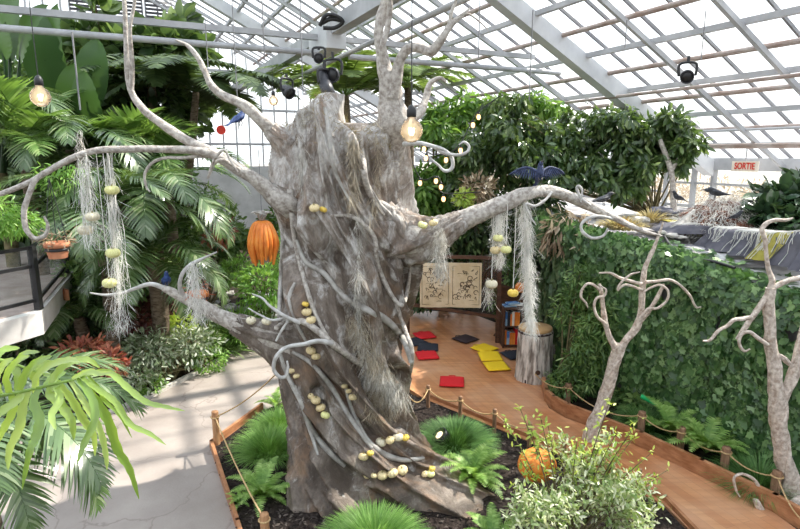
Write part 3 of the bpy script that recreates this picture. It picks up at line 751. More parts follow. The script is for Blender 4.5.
def root(pts, rad):
    P_ = [W(*p) for p in pts]; mb = MB(); rr_ = [q * pxm(p[2], P_[i].z) for i, (p, q) in enumerate(zip(pts, rad))]
    Q = smooth_pts(P_, 8); rs_ = interp(rr_, len(Q)); SEG = 60; V_ = []; nrm = None
    for i, p in enumerate(Q):
        tg_ = (Q[min(i + 1, len(Q) - 1)] - Q[max(i - 1, 0)]).normalized(); nrm = tg_.cross(UP) if nrm is None else nrm; nrm = (nrm - tg_ * nrm.dot(tg_)).normalized(); bb = tg_.cross(nrm)
        for k in range(SEG):
            a = 2 * math.pi * k / SEG; fd = max(0, ridged(Vector((math.cos(a + i * .03) * 2.2, math.sin(a + i * .03) * 2.2, i * .035 + pts[0][0])))) ** 1.6
            V_.append(tuple(p + (nrm * math.cos(a) + bb * math.sin(a)) * rs_[i] * (.86 + .30 * fd)))
    mb.add(np.array(V_), np.array([(i * SEG + k, i * SEG + (k + 1) % SEG, (i + 1) * SEG + (k + 1) % SEG, (i + 1) * SEG + k) for i in range(len(Q) - 1) for k in range(SEG)]))
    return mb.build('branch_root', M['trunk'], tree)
root([(385, 232, 5.75), (402, 238, 5.65), (418, 239, 5.58), (436, 234, 5.52), (452, 226, 5.5), (464, 220, 5.5)], [30, 29, 23, 17, 12.5, 10])
root([(315, 358, 5.75), (298, 352, 5.6), (275, 340, 5.5), (252, 331, 5.45), (234, 323, 5.42)], [34, 26, 19, 13, 10])
root([(312, 222, 5.8), (298, 212, 5.6), (284, 202, 5.45), (268, 190, 5.35)], [26, 18, 12, 8])
root([(310, 175, 5.9), (298, 160, 5.8), (284, 143, 5.7), (270, 128, 5.65)], [24, 17, 12, 8.5])
# big branches (pixel, pixel, depth) with half-widths in pixels
br([(400, 232, 5.75), (418, 238, 5.6), (436, 234, 5.55), (455, 224, 5.5), (478, 214, 5.5), (505, 203, 5.5), (526, 194, 5.5), (546, 191, 5.55), (566, 196, 5.6), (590, 206, 5.6), (612, 217, 5.6), (640, 230, 5.6), (662, 236, 5.6)], [26, 24, 17, 12, 11, 9, 7.5, 7, 6, 5, 4, 2.6, 1], wob=.16)
br([(300, 352, 5.6), (275, 340, 5.5), (250, 330, 5.45), (232, 322, 5.4), (212, 312, 5.4), (192, 302, 5.4), (175, 293, 5.4), (163, 288, 5.4)], [24, 19, 13, 10, 8, 6.5, 5, 3.5], wob=.16)
br([(165, 288, 5.4), (150, 284, 5.4), (136, 288, 5.4), (122, 293, 5.4), (106, 295, 5.4), (90, 293, 5.4)], [3, 2.4, 2, 1.6, 1.4, .8], 'vine')
br([(186, 300, 5.4), (180, 288, 5.35), (182, 275, 5.3), (190, 265, 5.3), (204, 258, 5.3), (217, 252, 5.3)], [3, 2.6, 2.2, 2, 1.6, .8], 'vine')
br([(300, 214, 5.6), (284, 203, 5.4), (268, 190, 5.35), (252, 177, 5.3), (236, 168, 5.3), (216, 154, 5.3), (195, 145, 5.3), (172, 131, 5.3), (152, 117, 5.3), (138, 103, 5.3), (130, 88, 5.3), (127, 65, 5.3), (126, 35, 5.3), (124, 0, 5.3), (122, -20, 5.3)], [16, 12, 8, 7, 6.5, 6, 5.5, 5, 4.5, 4, 3.4, 3, 2.6, 2.2, 2])
br([(131, 92, 5.3), (132, 60, 5.25), (130, 30, 5.2), (134, 5, 5.2), (138, -20, 5.2)], [3, 2.4, 2, 1.8, 1.6])
br([(232, 165, 5.3), (212, 154, 5.25), (190, 150, 5.2), (160, 149, 5.15), (128, 149, 5.1), (100, 150, 5.05), (75, 157, 5.0), (50, 170, 5.0), (28, 183, 5.0), (0, 194, 5.0), (-25, 200, 5.0)], [5, 5, 4.5, 4.2, 4, 3.8, 3.6, 3.3, 3, 2.6, 2.4])
br([(44, 172, 5.0), (33, 184, 4.95), (28, 198, 4.9), (24, 212, 4.9), (26, 228, 4.9), (34, 238, 4.9), (44, 236, 4.9), (48, 226, 4.9), (44, 216, 4.9)], [2.6, 2.8, 3, 3.2, 3, 2.6, 2.2, 1.8, 1])
br([(218, 158, 5.3), (200, 156, 5.25), (182, 158, 5.2), (165, 158, 5.2), (152, 163, 5.2), (145, 174, 5.2), (146, 186, 5.2), (150, 192, 5.2)], [2.6, 2.2, 2, 1.8, 1.6, 1.5, 1.2, .8])
br([(246, 174, 5.3), (232, 165, 5.2), (222, 160, 5.15), (213, 165, 5.15), (208, 178, 5.15), (214, 160, 5.1), (224, 150, 5.1), (230, 160, 5.1), (238, 172, 5.1)], [2.4, 2, 2, 2, 1.4, 1.4, 1.4, 1.2, 1])
br([(298, 160, 5.8), (284, 143, 5.7), (270, 128, 5.65), (255, 114, 5.6), (240, 103, 5.6), (224, 96, 5.6), (212, 86, 5.6), (205, 72, 5.6), (198, 58, 5.6), (188, 46, 5.6), (176, 40, 5.6)], [14, 11, 8.5, 7, 6, 5, 4, 3.4, 3, 2, 1], wob=.18)
br([(392, 165, 6.0), (393, 122, 5.72), (391, 100, 5.65), (387, 78, 5.6), (382, 55, 5.6), (379, 30, 5.6), (384, 8, 5.6), (388, -20, 5.6)], [10, 20, 14, 9.5, 7, 6, 5.5, 5], wob=.18)
br([(386, 72, 5.6), (382, 50, 5.5), (388, 25, 5.5), (390, 5, 5.45), (386, -20, 5.4)], [5, 3.6, 3.2, 3, 2.8])
br([(392, 96, 5.6), (396, 78, 5.55), (400, 60, 5.5), (408, 49, 5.45), (420, 48, 5.4), (432, 51, 5.35), (441, 40, 5.3), (450, 26, 5.3), (460, 17, 5.3), (470, 8, 5.3)], [9, 7, 6, 5.5, 5.5, 5.5, 4.5, 3.5, 2.6, 1])
br([(449, 28, 5.3), (451, 14, 5.3), (456, 0, 5.3), (457, -12, 5.3)], [2.6, 2, 1.6, 1.2])
br([(458, 18, 5.3), (468, 14, 5.3), (480, 22, 5.3), (488, 30, 5.3)], [1.6, 1.2, 1, .6])
br([(410, 120, 5.9), (420, 112, 6.0), (426, 98, 6.1), (430, 84, 6.1), (440, 78, 6.1), (446, 82, 6.1)], [7, 5, 4, 3, 2.2, 1.4])
# pale curls
br([(404, 144, 5.4), (418, 143, 5.2), (432, 146, 5.1), (444, 150, 5.1), (452, 158, 5.1), (452, 168, 5.1), (445, 171, 5.1), (438, 165, 5.1), (430, 158, 5.1)], [2.8, 2.4, 2.2, 2, 2, 2, 1.8, 1.4, .8], 'vine')
br([(432, 146, 5.12), (445, 153, 5.1), (458, 155, 5.05), (467, 152, 5.05), (469, 146, 5.05), (464, 142, 5.05), (459, 145, 5.05)], [2, 2, 1.8, 1.8, 1.6, 1.4, .8], 'vine')
br([(590, 205, 5.55), (582, 199, 5.5), (577, 190, 5.5), (578, 186, 5.5), (582, 190, 5.45), (581, 202, 5.45)], [1.8, 1.6, 1.6, 1.6, 1.4, .8], 'vine')
br([(615, 219, 5.6), (596, 216, 5.5), (583, 222, 5.5), (582, 231, 5.5), (592, 238, 5.5), (603, 236, 5.5), (608, 228, 5.5)], [1.6, 1.8, 1.8, 1.8, 1.8, 1.5, 1], 'vine')
br([(552, 192, 5.5), (545, 200, 5.45), (535, 206, 5.4), (526, 204, 5.4), (530, 216, 5.4), (536, 225, 5.4)], [1.5, 1.6, 1.5, 1.4, 1.1, .6], 'vine')
br([(497, 205, 5.5), (509, 196, 5.5), (517, 192, 5.5)], [4, 4, 1.5])
# vines lying on the trunk surface
def onv(pts, rad, m='vine_dark', name='vine', push=.5):
    P_ = []; rr_ = []
    Q = smooth_pts([(x, y, 0) for x, y in pts], 5); rads = interp(rad, len(Q))
    for q, a in zip(Q, rads):
        p = hit(q.x, q.y); rw = .78 * a * pxm(p.y, p.z); d = (p - Vector((0, 0, H))).normalized(); P_.append(p - d * rw * push); rr_.append(rw)
    for k in range(2): P_ = [P_[0]] + [(P_[i - 1] + P_[i] * 2 + P_[i + 1]) / 4 for i in range(1, len(P_) - 1)] + [P_[-1]]
    mb = MB(); tube(mb, P_, rr_, 8, 1, wob=.12, seed=pts[0][0]); return mb.build(name, M[m], tree)
onv([(290, 190), (293, 225), (298, 255), (305, 282), (312, 305), (322, 328), (334, 345)], [5, 4, 3.2, 3, 3, 2.4, 1.4], 'branch')
onv([(297, 240), (305, 262), (323, 272), (338, 290), (352, 303), (366, 309), (385, 319), (397, 330), (406, 345), (411, 362)], [2, 3, 3.2, 3.4, 4, 5, 5, 4.5, 4, 3])
onv([(330, 216), (352, 216), (364, 225), (375, 238), (377, 262), (386, 285), (395, 300), (403, 305), (409, 280), (410, 262)], [1.4, 3, 3, 3, 3, 3, 3, 3, 2.4, 1.4], 'branch')
onv([(276, 328), (290, 320), (305, 322), (320, 333), (333, 345), (350, 357), (366, 367), (382, 378), (392, 388)], [3, 3.4, 4, 4.4, 4.4, 4.2, 4, 4, 3], 'branch', push=.8)
onv([(295, 283), (289, 300), (300, 330), (312, 350)], [2, 3, 2.4, 1.4])
onv([(283, 240), (281, 280), (279, 320), (280, 350), (286, 372), (300, 400), (310, 430), (318, 455)], [3, 3, 3, 3, 3, 3, 3, 2])
onv([(292, 352), (310, 362), (330, 385), (345, 410), (360, 433), (372, 448)], [2, 3, 3.4, 3.6, 3.6, 2])
onv([(296, 385), (312, 430), (330, 452), (345, 466)], [2, 3.4, 4, 3])
onv([(345, 385), (352, 410), (365, 438), (385, 455), (405, 460), (424, 458)], [2, 3, 4, 4, 3.4, 2])
onv([(395, 300), (405, 330), (412, 350), (411, 372)], [2.4, 3, 3.4, 2], 'branch')
0 and onv([(395, 478), (420, 492), (440, 510), (446, 528)], [2, 4, 4, 3], 'vine_dark')
0 and onv([(320, 470), (345, 478), (370, 490), (400, 500)], [3, 5, 5, 3], 'vine_dark')
onv([(325, 108), (330, 140), (335, 170), (350, 200)], [3, 4, 4, 2], 'vine_dark'); onv([(360, 136), (362, 160), (368, 190), (384, 215)], [4, 5, 4, 2], 'branch')
br([(332, 343, 5.05), (318, 341, 4.98), (304, 344, 4.95), (291, 346, 4.92), (281, 351, 4.9), (275, 360, 4.9), (274, 370, 4.9), (280, 377, 4.9), (286, 376, 4.9), (288, 368, 4.9), (287, 361, 4.9)], [3, 2.6, 2.4, 2.4, 2.4, 2.2, 2.2, 2.2, 2, 1.6, 1], 'vine')
br([(289, 320, 5.15), (282, 330, 5.1), (276, 341, 5.1)], [1.8, 1.6, 1], 'vine')
br([(300, 323, 5.15), (285, 316, 5.1), (270, 306, 5.1), (262, 298, 5.1), (252, 294, 5.1)], [2.4, 2, 1.6, 1.2, .8], 'vine')
br([(285, 318, 5.12), (272, 320, 5.1), (260, 315, 5.1), (248, 308, 5.1)], [1.6, 1.4, 1.2, .6], 'vine')
# face of the tree: nose, lips and brow built as child forms
def lump(px, py, r_, sc, rot=0, m='trunk', name='face_relief'):
    p = hit(px, py, -.02); mb = MB(); ball(mb, p, r_ * pxm(p.y, p.z), 20, 14, sc, Matrix.Rotation(R(rot), 3, 'Y'), nz=.25, seed=px); return mb.build(name, M[m], tree)
lump(401, 226, 9, (.7, 1, 1.9), -18); lump(408, 236, 6, (1.3, 1, .7), 10); lump(396, 248, 5, (1.8, .8, .6), -12); lump(398, 256, 5, (1.6, .8, .6), -8)
lump(386, 206, 6, (2.2, .8, .6), 30)
# moss rim along the broken top
mb = MB(); r = np.random.RandomState(5); ps = []; 
for i in range(2600):
    th = r.uniform(0, 2 * math.pi); j = int(th / (2 * math.pi) * NT) % NT; i2 = int(NZ * (1 - abs(r.normal()) * .035 - .01)); i2 = max(0, min(NZ - 1, i2)); ps.append(V[i2, j])
ps = np.array(ps); scatter(mb, BLADE, ps, r.normal(size=(len(ps), 3)) + [0, 0, .5], r.normal(size=(len(ps), 3)), .03 + .06 * r.rand(len(ps)))
mb.build('rim_moss', M['moss_rim'], tree)
#PART3
# ------------------------------------------------------------------ pumpkins
def pumpkin_proto(m, name='pumpkin', squash=.74, ribs=9, depth=.10):
    t = thing(name, (0, 0, 0), 'x', 'pumpkin')
    prof = [(max(.0, math.sin(math.pi * i / 14)) ** .85 * 1.0, -math.cos(math.pi * i / 14) * squash * (1 - .22 * math.exp(-((i - 14) / 2.2) ** 2) - .12 * math.exp(-(i / 2.2) ** 2))) for i in range(15)]
    mb = MB(); lathe(mb, prof, seg=45, fn=lambda a, q: 1 - depth * (abs(math.cos(a * ribs / 2)) < .35) * .6 - depth * .5 * (1 - abs(math.cos(a * ribs / 2))))
    mb.build('flesh', m, t, local=True)
    mb = MB(); tube(mb, [(0, 0, squash * .72), (.03, .02, squash * 1.0), (.12, .05, squash * 1.28)], [.17, .11, .09], 7, 4)
    mb.build('stalk', M['stalk'], t, local=True); t.scale = (0, 0, 0); return t
PK = {k: pumpkin_proto(M[k]) for k in ('cream', 'pale', 'ylw', 'lemon')}
PK['orange'] = pumpkin_proto(M['orange'], squash=.82, ribs=10)
PKu = {}
def pumpkin(kind, loc, r_, label, group=None, tilt=True, cat='pumpkin'):
    src = PK[kind]
    if kind not in PKu: PKu[kind] = 1; c = src
    else: c = copy_tree(src)
    c.location = loc; c.scale = (r_, r_, r_); c['label'] = label; c['category'] = cat
    if group: c['group'] = group
    c.rotation_euler = (rnd.uniform(-.35, .35), rnd.uniform(-.35, .35), rnd.uniform(0, 6)) if tilt else (0, 0, rnd.uniform(0, 6))
    return c
rowsP = [
 ('in the row of four on the upper bark ledge', 'pumpkins on the upper bark ledge', [(381, 442, 5, 'pale'), (390, 440, 4.2, 'cream'), (398, 437, 5, 'pale'), (405.5, 437.5, 3.6, 'ylw')]),
 ('in the row of five on the lower bark ledge', 'pumpkins on the lower bark ledge', [(367, 476, 3, 'cream'), (374, 475.5, 3, 'cream'), (382.5, 475, 5, 'cream'), (392.6, 473, 5, 'cream'), (402.5, 470, 5, 'cream')]),
 ('of the pair tucked left of the two bark ledges', 'pumpkins left of the bark ledges', [(363.4, 456.5, 4.6, 'cream'), (370.3, 453, 3.2, 'ylw')]),
 ('in the bark fold right of the lower row', 'pumpkins in the right bark fold', [(425, 474, 3.2, 'cream'), (430.5, 473.5, 4, 'lemon'), (432, 468.5, 3, 'ylw')]),
 ('down the upper left bark crevice', 'pumpkins in the upper left crevice', [(305.5, 304, 3.2, 'ylw'), (306.8, 312, 4.6, 'cream'), (311, 320, 4.6, 'cream')]),
 ('of the pair under the forked grey vine', 'pumpkins under the forked vine', [(311, 350.5, 4.6, 'cream'), (316, 356.5, 4.2, 'cream')]),
 ('of the small pair beside the curled vine tip', 'pumpkins beside the curled vine', [(292, 370.5, 3.4, 'cream'), (296.5, 376, 3, 'cream')]),
 ('of three at mid trunk below the vine', 'pumpkins in the middle of the trunk', [(344.6, 386, 3, 'cream'), (348.7, 391, 2.8, 'cream'), (352.8, 397, 4, 'cream')]),
 ('down the deep lower left crevice', 'pumpkins in the deep lower left crevice', [(310.7, 396, 3, 'cream'), (315.7, 400, 4.6, 'cream'), (320.5, 407.5, 4.6, 'cream'), (325.3, 415, 4.3, 'lemon')]),
 ('of the pair on the high left bark shelf', 'pumpkins on the high left shelf', [(314.6, 208, 4.8, 'cream'), (323.3, 209.5, 3.6, 'ylw')]),
]
sizew = {'pale': 'white', 'cream': 'cream', 'ylw': 'yellow', 'lemon': 'pale yellow', 'orange': 'orange'}
for txt, grp, L_ in rowsP:
    for i, (x, y, r_, k) in enumerate(L_):
        p = hit(x, y + r_ * .5); rw = 1.12 * r_ * pxm(p.y, p.z); d = (p - Vector((0, 0, H))).normalized()
        pumpkin(k, p - d * rw * .55 + UP * rw * .45, rw, '%s pumpkin, %s from the left %s' % (sizew[k], ORD[i], txt), grp)
for i, (x, y, r_) in enumerate(((251, 320.5, 5), (266.5, 321.5, 5))):
    p = W(x, y, 5.3); rw = r_ * pxm(5.3, p.z); pumpkin('pale', p, rw, '%s white pumpkin resting on top of the low left branch' % ('outer' if i == 0 else 'inner'), 'pumpkins on the low left branch')
for i, (x, y, r_, k) in enumerate(((422.7, 227, 5, 'lemon'), (433.5, 224.6, 4.6, 'cream'))):
    p = W(x, y - 2, 5.28); pumpkin(k, p, r_ * pxm(5.3, 2.5), '%s pumpkin on the root of the right arm, %s from the trunk' % (sizew[k], ORD[i]), 'pumpkins on the right arm')
# hanging pumpkins, their strings run up to a branch
def string(px, y0, y1, Y, rest=0, px1=None):
    a = W(px if px1 is None else px1, y0, Y); b = W(px, y1, Y); b.y = a.y
    return a, b
hang = [
 (112, 190, 7, 'lemon', 5.08, 150, 'upper pale yellow pumpkin strung on the moss strand left of the trunk'),
 (113, 253, 7, 'lemon', 5.06, 150, 'middle pale yellow pumpkin strung on the moss strand left of the trunk'),
 (109.5, 283, 7, 'lemon', 5.10, 150, 'lowest pale yellow pumpkin strung on the moss strand left of the trunk'),
 (92.5, 216.5, 6.8, 'pale', 4.98, 153, 'right white pumpkin of the pair hanging from the long left branch'),
 (85.5, 230, 7.4, 'pale', 5.04, 155, 'left white pumpkin of the pair hanging from the long left branch'),
 (498, 238, 5.2, 'lemon', 5.45, 208, 'small pale yellow pumpkin, topmost of the three in moss under the right arm'),
 (495.5, 250, 5.6, 'cream', 5.50, 208, 'cream pumpkin, lower left of the three in moss under the right arm'),
 (506, 249.5, 5.6, 'lemon', 5.42, 204, 'pale yellow pumpkin, lower right of the three in moss under the right arm'),
 (491.5, 284, 6.2, 'pale', 5.5, 210, 'white pumpkin hanging in front of the open book panel'),
 (513, 293, 5.6, 'ylw', 5.5, 200, 'yellow pumpkin hanging in front of the dark bookcase'),
 (603, 272, 4.4, 'cream', 7.0, 246, 'small cream pumpkin hung in the wall greenery left of the pale curly tree'),
 (572, 269, 3.4, 'cream', 8.0, 250, 'tiny cream pumpkin lodged among the dried plants on the terrace wall'),
]
for x, y, r_, k, Y, yt, lb in hang:
    if x in (603, 572): continue
    p = W(x, y, Y); rw = r_ * pxm(Y, p.z); c = pumpkin(k, p, rw, lb, tilt=False)
    a = W(x, yt, Y); mb = MB(); tube(mb, [p + UP * rw * .6, Vector((p.x, p.y, a.z))], .004, 5, 1); st = mb.build('string', M['web'], None)
    tag(st, ' '.join(('thin string of the ' + lb).split()[:16]), 'string')
def strands(label, px0, y0, y1, Y, w0, w1, n, m='moss_grey', px1=None, seed=0, r0=.0028, cat='hanging moss', name='hanging_moss', bits=260):
    rr_ = random.Random(seed); mb = MB(); k = pxm(Y, 2.2); px1 = px0 if px1 is None else px1
    a = W(px0, y0, Y); b = W(px1, y1, Y); b = Vector((b.x, a.y, b.z))
    for i in range(n):
        o0 = Vector((rr_.gauss(0, w0 * k * .35), rr_.gauss(0, w0 * k * .35), 0)); o1 = Vector((rr_.gauss(0, w1 * k * .45), rr_.gauss(0, w1 * k * .45), 0))
        L = rr_.uniform(.45, 1.0) if i > n * .2 else 1; s0 = rr_.uniform(0, .25) if i > n * .3 else 0
        pts = []
        for j in range(9):
            q = s0 + (L - s0) * j / 8; pts.append(a.lerp(b, q) + o0.lerp(o1, q) + Vector((rr_.gauss(0, w1 * k * .12), rr_.gauss(0, w1 * k * .12), 0)))
        tube(mb, pts, [r0, r0, r0 * .6], 3, 3, cap=False)
    r = np.random.RandomState(seed); q = r.rand(bits) ** .9; pos = np.array(a)[None] * (1 - q[:, None]) + np.array(b)[None] * q[:, None]
    ww = (w0 * (1 - q) + w1 * q) * k * .5; pos[:, :2] += r.normal(size=(bits, 2)) * ww[:, None] * .8
    scatter(mb, WISP, pos, r.normal(size=(bits, 3)) * [.45, .45, .4] + [0, 0, -1.1], r.normal(size=(bits, 3)), .05 + .10 * r.rand(bits))
    o = mb.build(name, M[m], None); o.location.z += 0; return tag(o, label, cat)
strands('longest white moss strand, hanging from the right arm down to the log stool', 524, 196, 332, 5.52, 9, 6, 26, px1=531, seed=1, bits=2600, m='web')
strands('short white moss tuft hanging from the right arm beside small pumpkins', 499, 206, 262, 5.52, 9, 7, 16, seed=2, bits=1000, m='web')
strands('wisp of moss hanging below the white pumpkin before the book panel', 488, 278, 304, 5.52, 5, 6, 9, seed=3, bits=100)
strands('pale moss strand carrying three yellow pumpkins left of the trunk', 108, 152, 330, 5.12, 6, 14, 20, px1=122, seed=4, bits=900, m='web')
strands('moss strand with two white pumpkins hanging from the long left branch', 84, 155, 240, 5.02, 8, 12, 18, px1=90, seed=5, bits=600, m='web')
strands('grey moss tuft hanging from the root of the right arm', 440, 228, 275, 5.2, 8, 10, 18, seed=6, bits=800)
strands('moss tuft trailing from the low left branch over the orange planter', 192, 262, 318, 5.25, 6, 12, 18, px1=200, seed=7, bits=700, m='web')
strands('thin moss wisp hanging from the high left branch near the bulb', 78, 130, 170, 5.3, 4, 8, 10, px1=82, seed=8, bits=80)
def draped(label_px, pts, w_, n, m, seed):
    rr_ = random.Random(seed); mb = MB(); r = np.random.RandomState(seed); P0 = []; 
    Q = smooth_pts([(x, y, 0) for x, y in pts], 6)
    for i in range(n):
        q = Q[min(len(Q) - 1, int(len(Q) * rr_.random() ** .8))]; P0.append(tuple(hit(q.x + rr_.gauss(0, w_), q.y + rr_.gauss(0, 3), .02)))
    P0 = np.array(P0); scatter(mb, WISP, P0, r.normal(size=(n, 3)) * [.35, .3, .3] + [0, -.2, -1.2], r.normal(size=(n, 3)), .07 + .12 * r.rand(n))
    o = mb.build('draped_moss', M[m], tree); o['kind'] = 'stuff'; return o
draped('', [(358, 215), (358, 260), (357, 300), (362, 340), (368, 375)], 1.8, 840, 'moss_grey', 1)
draped('', [(357, 315), (362, 335), (372, 360), (380, 375)], 6, 1400, 'moss_beige', 2)
draped('', [(368, 375), (378, 372), (390, 380), (398, 398)], 6, 2200, 'moss_grey', 3)
draped('', [(372, 385), (380, 395), (384, 412)], 7, 1000, 'moss_beige', 4)
draped('', [(375, 120), (378, 150), (376, 190), (372, 215)], 1.6, 320, 'moss_beige', 5)
draped('', [(300, 110), (302, 150), (300, 190)], 1.5, 200, 'moss_grey', 6)
draped('', [(352, 130), (353, 160), (352, 200)], 2.5, 600, 'moss_beige', 7)
# ------------------------------------------------------------------ bulbs
def bulb(label, px, py, Y, r_px, top_py, group=None, on='filament'):
    c = W(px, py, Y); rw = r_px * pxm(Y, c.z); t = thing('hanging_bulb', c + UP * rw * 2.4, label, 'light bulb', group)
    prof = [(0, -1), (.35, -.94), (.68, -.74), (.92, -.38), (1, 0), (.93, .38), (.70, .74), (.42, 1.0), (.33, 1.25)]
    mb = MB(); lathe(mb, [(a * rw, b * rw) for a, b in prof], tuple(c), 22); mb.build('glass_globe', M['bulb_glass'], t)
    mb = MB(); lathe(mb, [(.36 * rw, 1.15 * rw), (.42 * rw, 1.2 * rw), (.42 * rw, 1.75 * rw), (.25 * rw, 2.1 * rw), (.08 * rw, 2.2 * rw)], tuple(c), 14); mb.build('socket', M['black'], t)
    mb = MB(); tube(mb, [c + Vector((-.22 * rw, 0, .25 * rw)), c + Vector((-.1 * rw, 0, -.35 * rw)), c + Vector((.0, 0, .25 * rw)), c + Vector((.1 * rw, 0, -.35 * rw)), c + Vector((.22 * rw, 0, .25 * rw))], .05 * rw, 6, 4); mb.build('filament', M[on], t)
    mb = MB(); e = W(px, top_py, Y); tube(mb, [c + UP * rw * 2.1, Vector((c.x, c.y, e.z))], rw * .05, 5, 1); mb.build('cord', M['black'], t); return t
bulb('large clear glass globe bulb on a black cord right of the trunk top', 411.5, 131, 3.0, 11.5, -14)
bulb('large clear glass globe bulb hanging before the palms at top left', 40.5, 97, 3.6, 9.5, -20)
bulb('glass globe bulb glowing behind the left end of the trunk top', 273.5, 101, 8.8, 4.6, 66)
sb = [(478.6, 117), (473, 125), (424, 149), (426, 158), (460.6, 150.5), (446, 160), (420, 183), (436, 181), (441, 187), (443.5, 199)]
sl = ['upper right of the two highest', 'lower left of the two highest', 'just right of the large globe bulb, upper', 'just right of the large globe bulb, lower', 'at the end of the pale curl', 'inside the loop of the pale curl', 'leftmost above the right arm', 'left of the close pair above the right arm', 'right of the close pair above the right arm', 'lowest, just above the right arm']
for (x, y), s in zip(sb, sl):
    Y = 8.6; c = W(x, y, Y); t = thing('festoon_bulb', c, 'small glowing string-light bulb, ' + s, 'light bulb', 'small bulbs of the string lights')
    k = pxm(Y, c.z); mb = MB(); ball(mb, c, 2.5 * k, 12, 8, (.8, .8, 1.15)); mb.build('lit_bulb', M['small_bulb'], t)
    mb = MB(); lathe(mb, [(1.2 * k, 2.4 * k), (1.3 * k, 4 * k), (.5 * k, 4.8 * k)], tuple(c), 8); mb.build('socket', M['black'], t)
mb = MB(); Yb = 8.6; tube(mb, [W(404, 140, Yb), W(420, 178, Yb), W(436, 176, Yb), W(441, 182, Yb), W(443, 193, Yb), W(480, 192, Yb)], .008, 5, 6); tube(mb, [W(412, 136, Yb), W(426, 152, Yb), W(446, 154, Yb), W(460, 144, Yb), W(473, 119, Yb), W(479, 111, Yb), W(500, 96, Yb)], .008, 5, 6)
tag(mb.build('festoon_cable', M['black']), 'thin dark cable looping between the small string-light bulbs', 'cable')
# ------------------------------------------------------------------ stage lights
def spot(label, px, py, Y, L_, r_, aim, name='stage_spotlight', lit=False, hang_py=None):
    c = W(px, py, Y); k = pxm(Y, c.z); a = Vector(aim).normalized(); t = thing(name, c, label, 'spotlight')
    q = a.to_track_quat('Z', 'Y').to_matrix()
    def tr(mb, prof, seg=18):
        m2 = MB(); lathe(m2, prof, seg=seg); v = m2.v[0] @ np.array(q).T + np.array(c)
        mb.add(v, m2.f[0]); 
        for g in (m2.f[1:]):
            pass
    L = L_ * k; r0 = r_ * k
    mb = MB(); tr(mb, [(0, -L * .5), (r0 * .6, -L * .5), (r0 * .75, -L * .4), (r0 * .8, -L * .05), (r0 * .8, 0), (r0, .02 * L), (r0, L * .5), (r0 * .88, L * .5), (r0 * .85, L * .42), (0, L * .42)]); mb.build('housing', M['black_plastic'], t)
    mb = MB(); tr(mb, [(0, L * .44), (r0 * .84, L * .44), (r0 * .84, L * .45), (0, L * .455)]); mb.build('lens', M['lamp_on'] if lit else M['black'], t)
    sx_ = a.cross(UP).normalized(); top = c + UP * r0 * 2.0
    mb = MB(); tube(mb, [c + sx_ * r0 * 1.15, c + sx_ * r0 * 1.2 + UP * r0 * 1.7, top, c - sx_ * r0 * 1.2 + UP * r0 * 1.7, c - sx_ * r0 * 1.15], .018, 6, 3); 
    hp = W(px, hang_py if hang_py else py - 30, Y); tube(mb, [top, Vector((c.x, c.y, hp.z))], .02, 6, 1); mb.build('yoke', M['black'], t); return t
spot('long black spotlight above the trunk top pointing down', 325, 83, 7.6, 32, 6.5, (.35, -.45, -1.0), hang_py=60)
spot('round black spotlight facing out beside the long spotlight', 333, 75, 7.7, 12, 7.5, (-.2, -1, -.15), hang_py=52)
spot('small black spotlight left of the trunk top', 287, 91, 8.2, 13, 6, (.7, -.6, -.55), hang_py=74)
spot('black floodlight on a cable loop under the right-hand roof', 687, 76, 7.6, 11, 6.5, (-.4, -.9, -.35), hang_py=56)
spot('small pale-sided spotlight hanging before the roof left of centre', 319, 58, 8.6, 8, 5, (0, -1, -.3), hang_py=50)
mb = MB(); k = pxm(9, 5.5); c = W(331, 23, 9); 
tube(mb, [c + Vector((-.17, 0, -.04)), c + Vector((-.08, -.05, .09)), c + Vector((.06, -.04, .10)), c + Vector((.18, 0, .02)), c + Vector((.05, .04, -.06)), c + Vector((-.12, 0, -.07))], .03, 8, 5)
tube(mb, [c + Vector((-.14, 0, 0)), c + Vector((0, 0, .06)), c + Vector((.16, 0, .04))], .035, 8, 5)
tag(mb.build('cable_coil', M['black']), 'black coiled cable lying on the steel node of the roof truss', 'cable')
mb = MB()
for x, a, b, Y in ((262, 0, 60, 8), (300, 0, 95, 8), (480, 0, 58, 8), (533, 10, 100, 8), (627, 20, 48, 8), (706, 10, 60, 8), (205, 20, 90, 9), (72, 32, 110, 5), (232, 0, 130, 9)):
    p = W(x, a, Y); q = W(x, b, Y); tube(mb, [p, Vector((p.x, p.y, q.z))], .008, 4, 1)
tag(mb.build('hanging_wires', M['bar']), 'thin vertical wires hanging from the roof trusses', 'wire', kind='stuff')
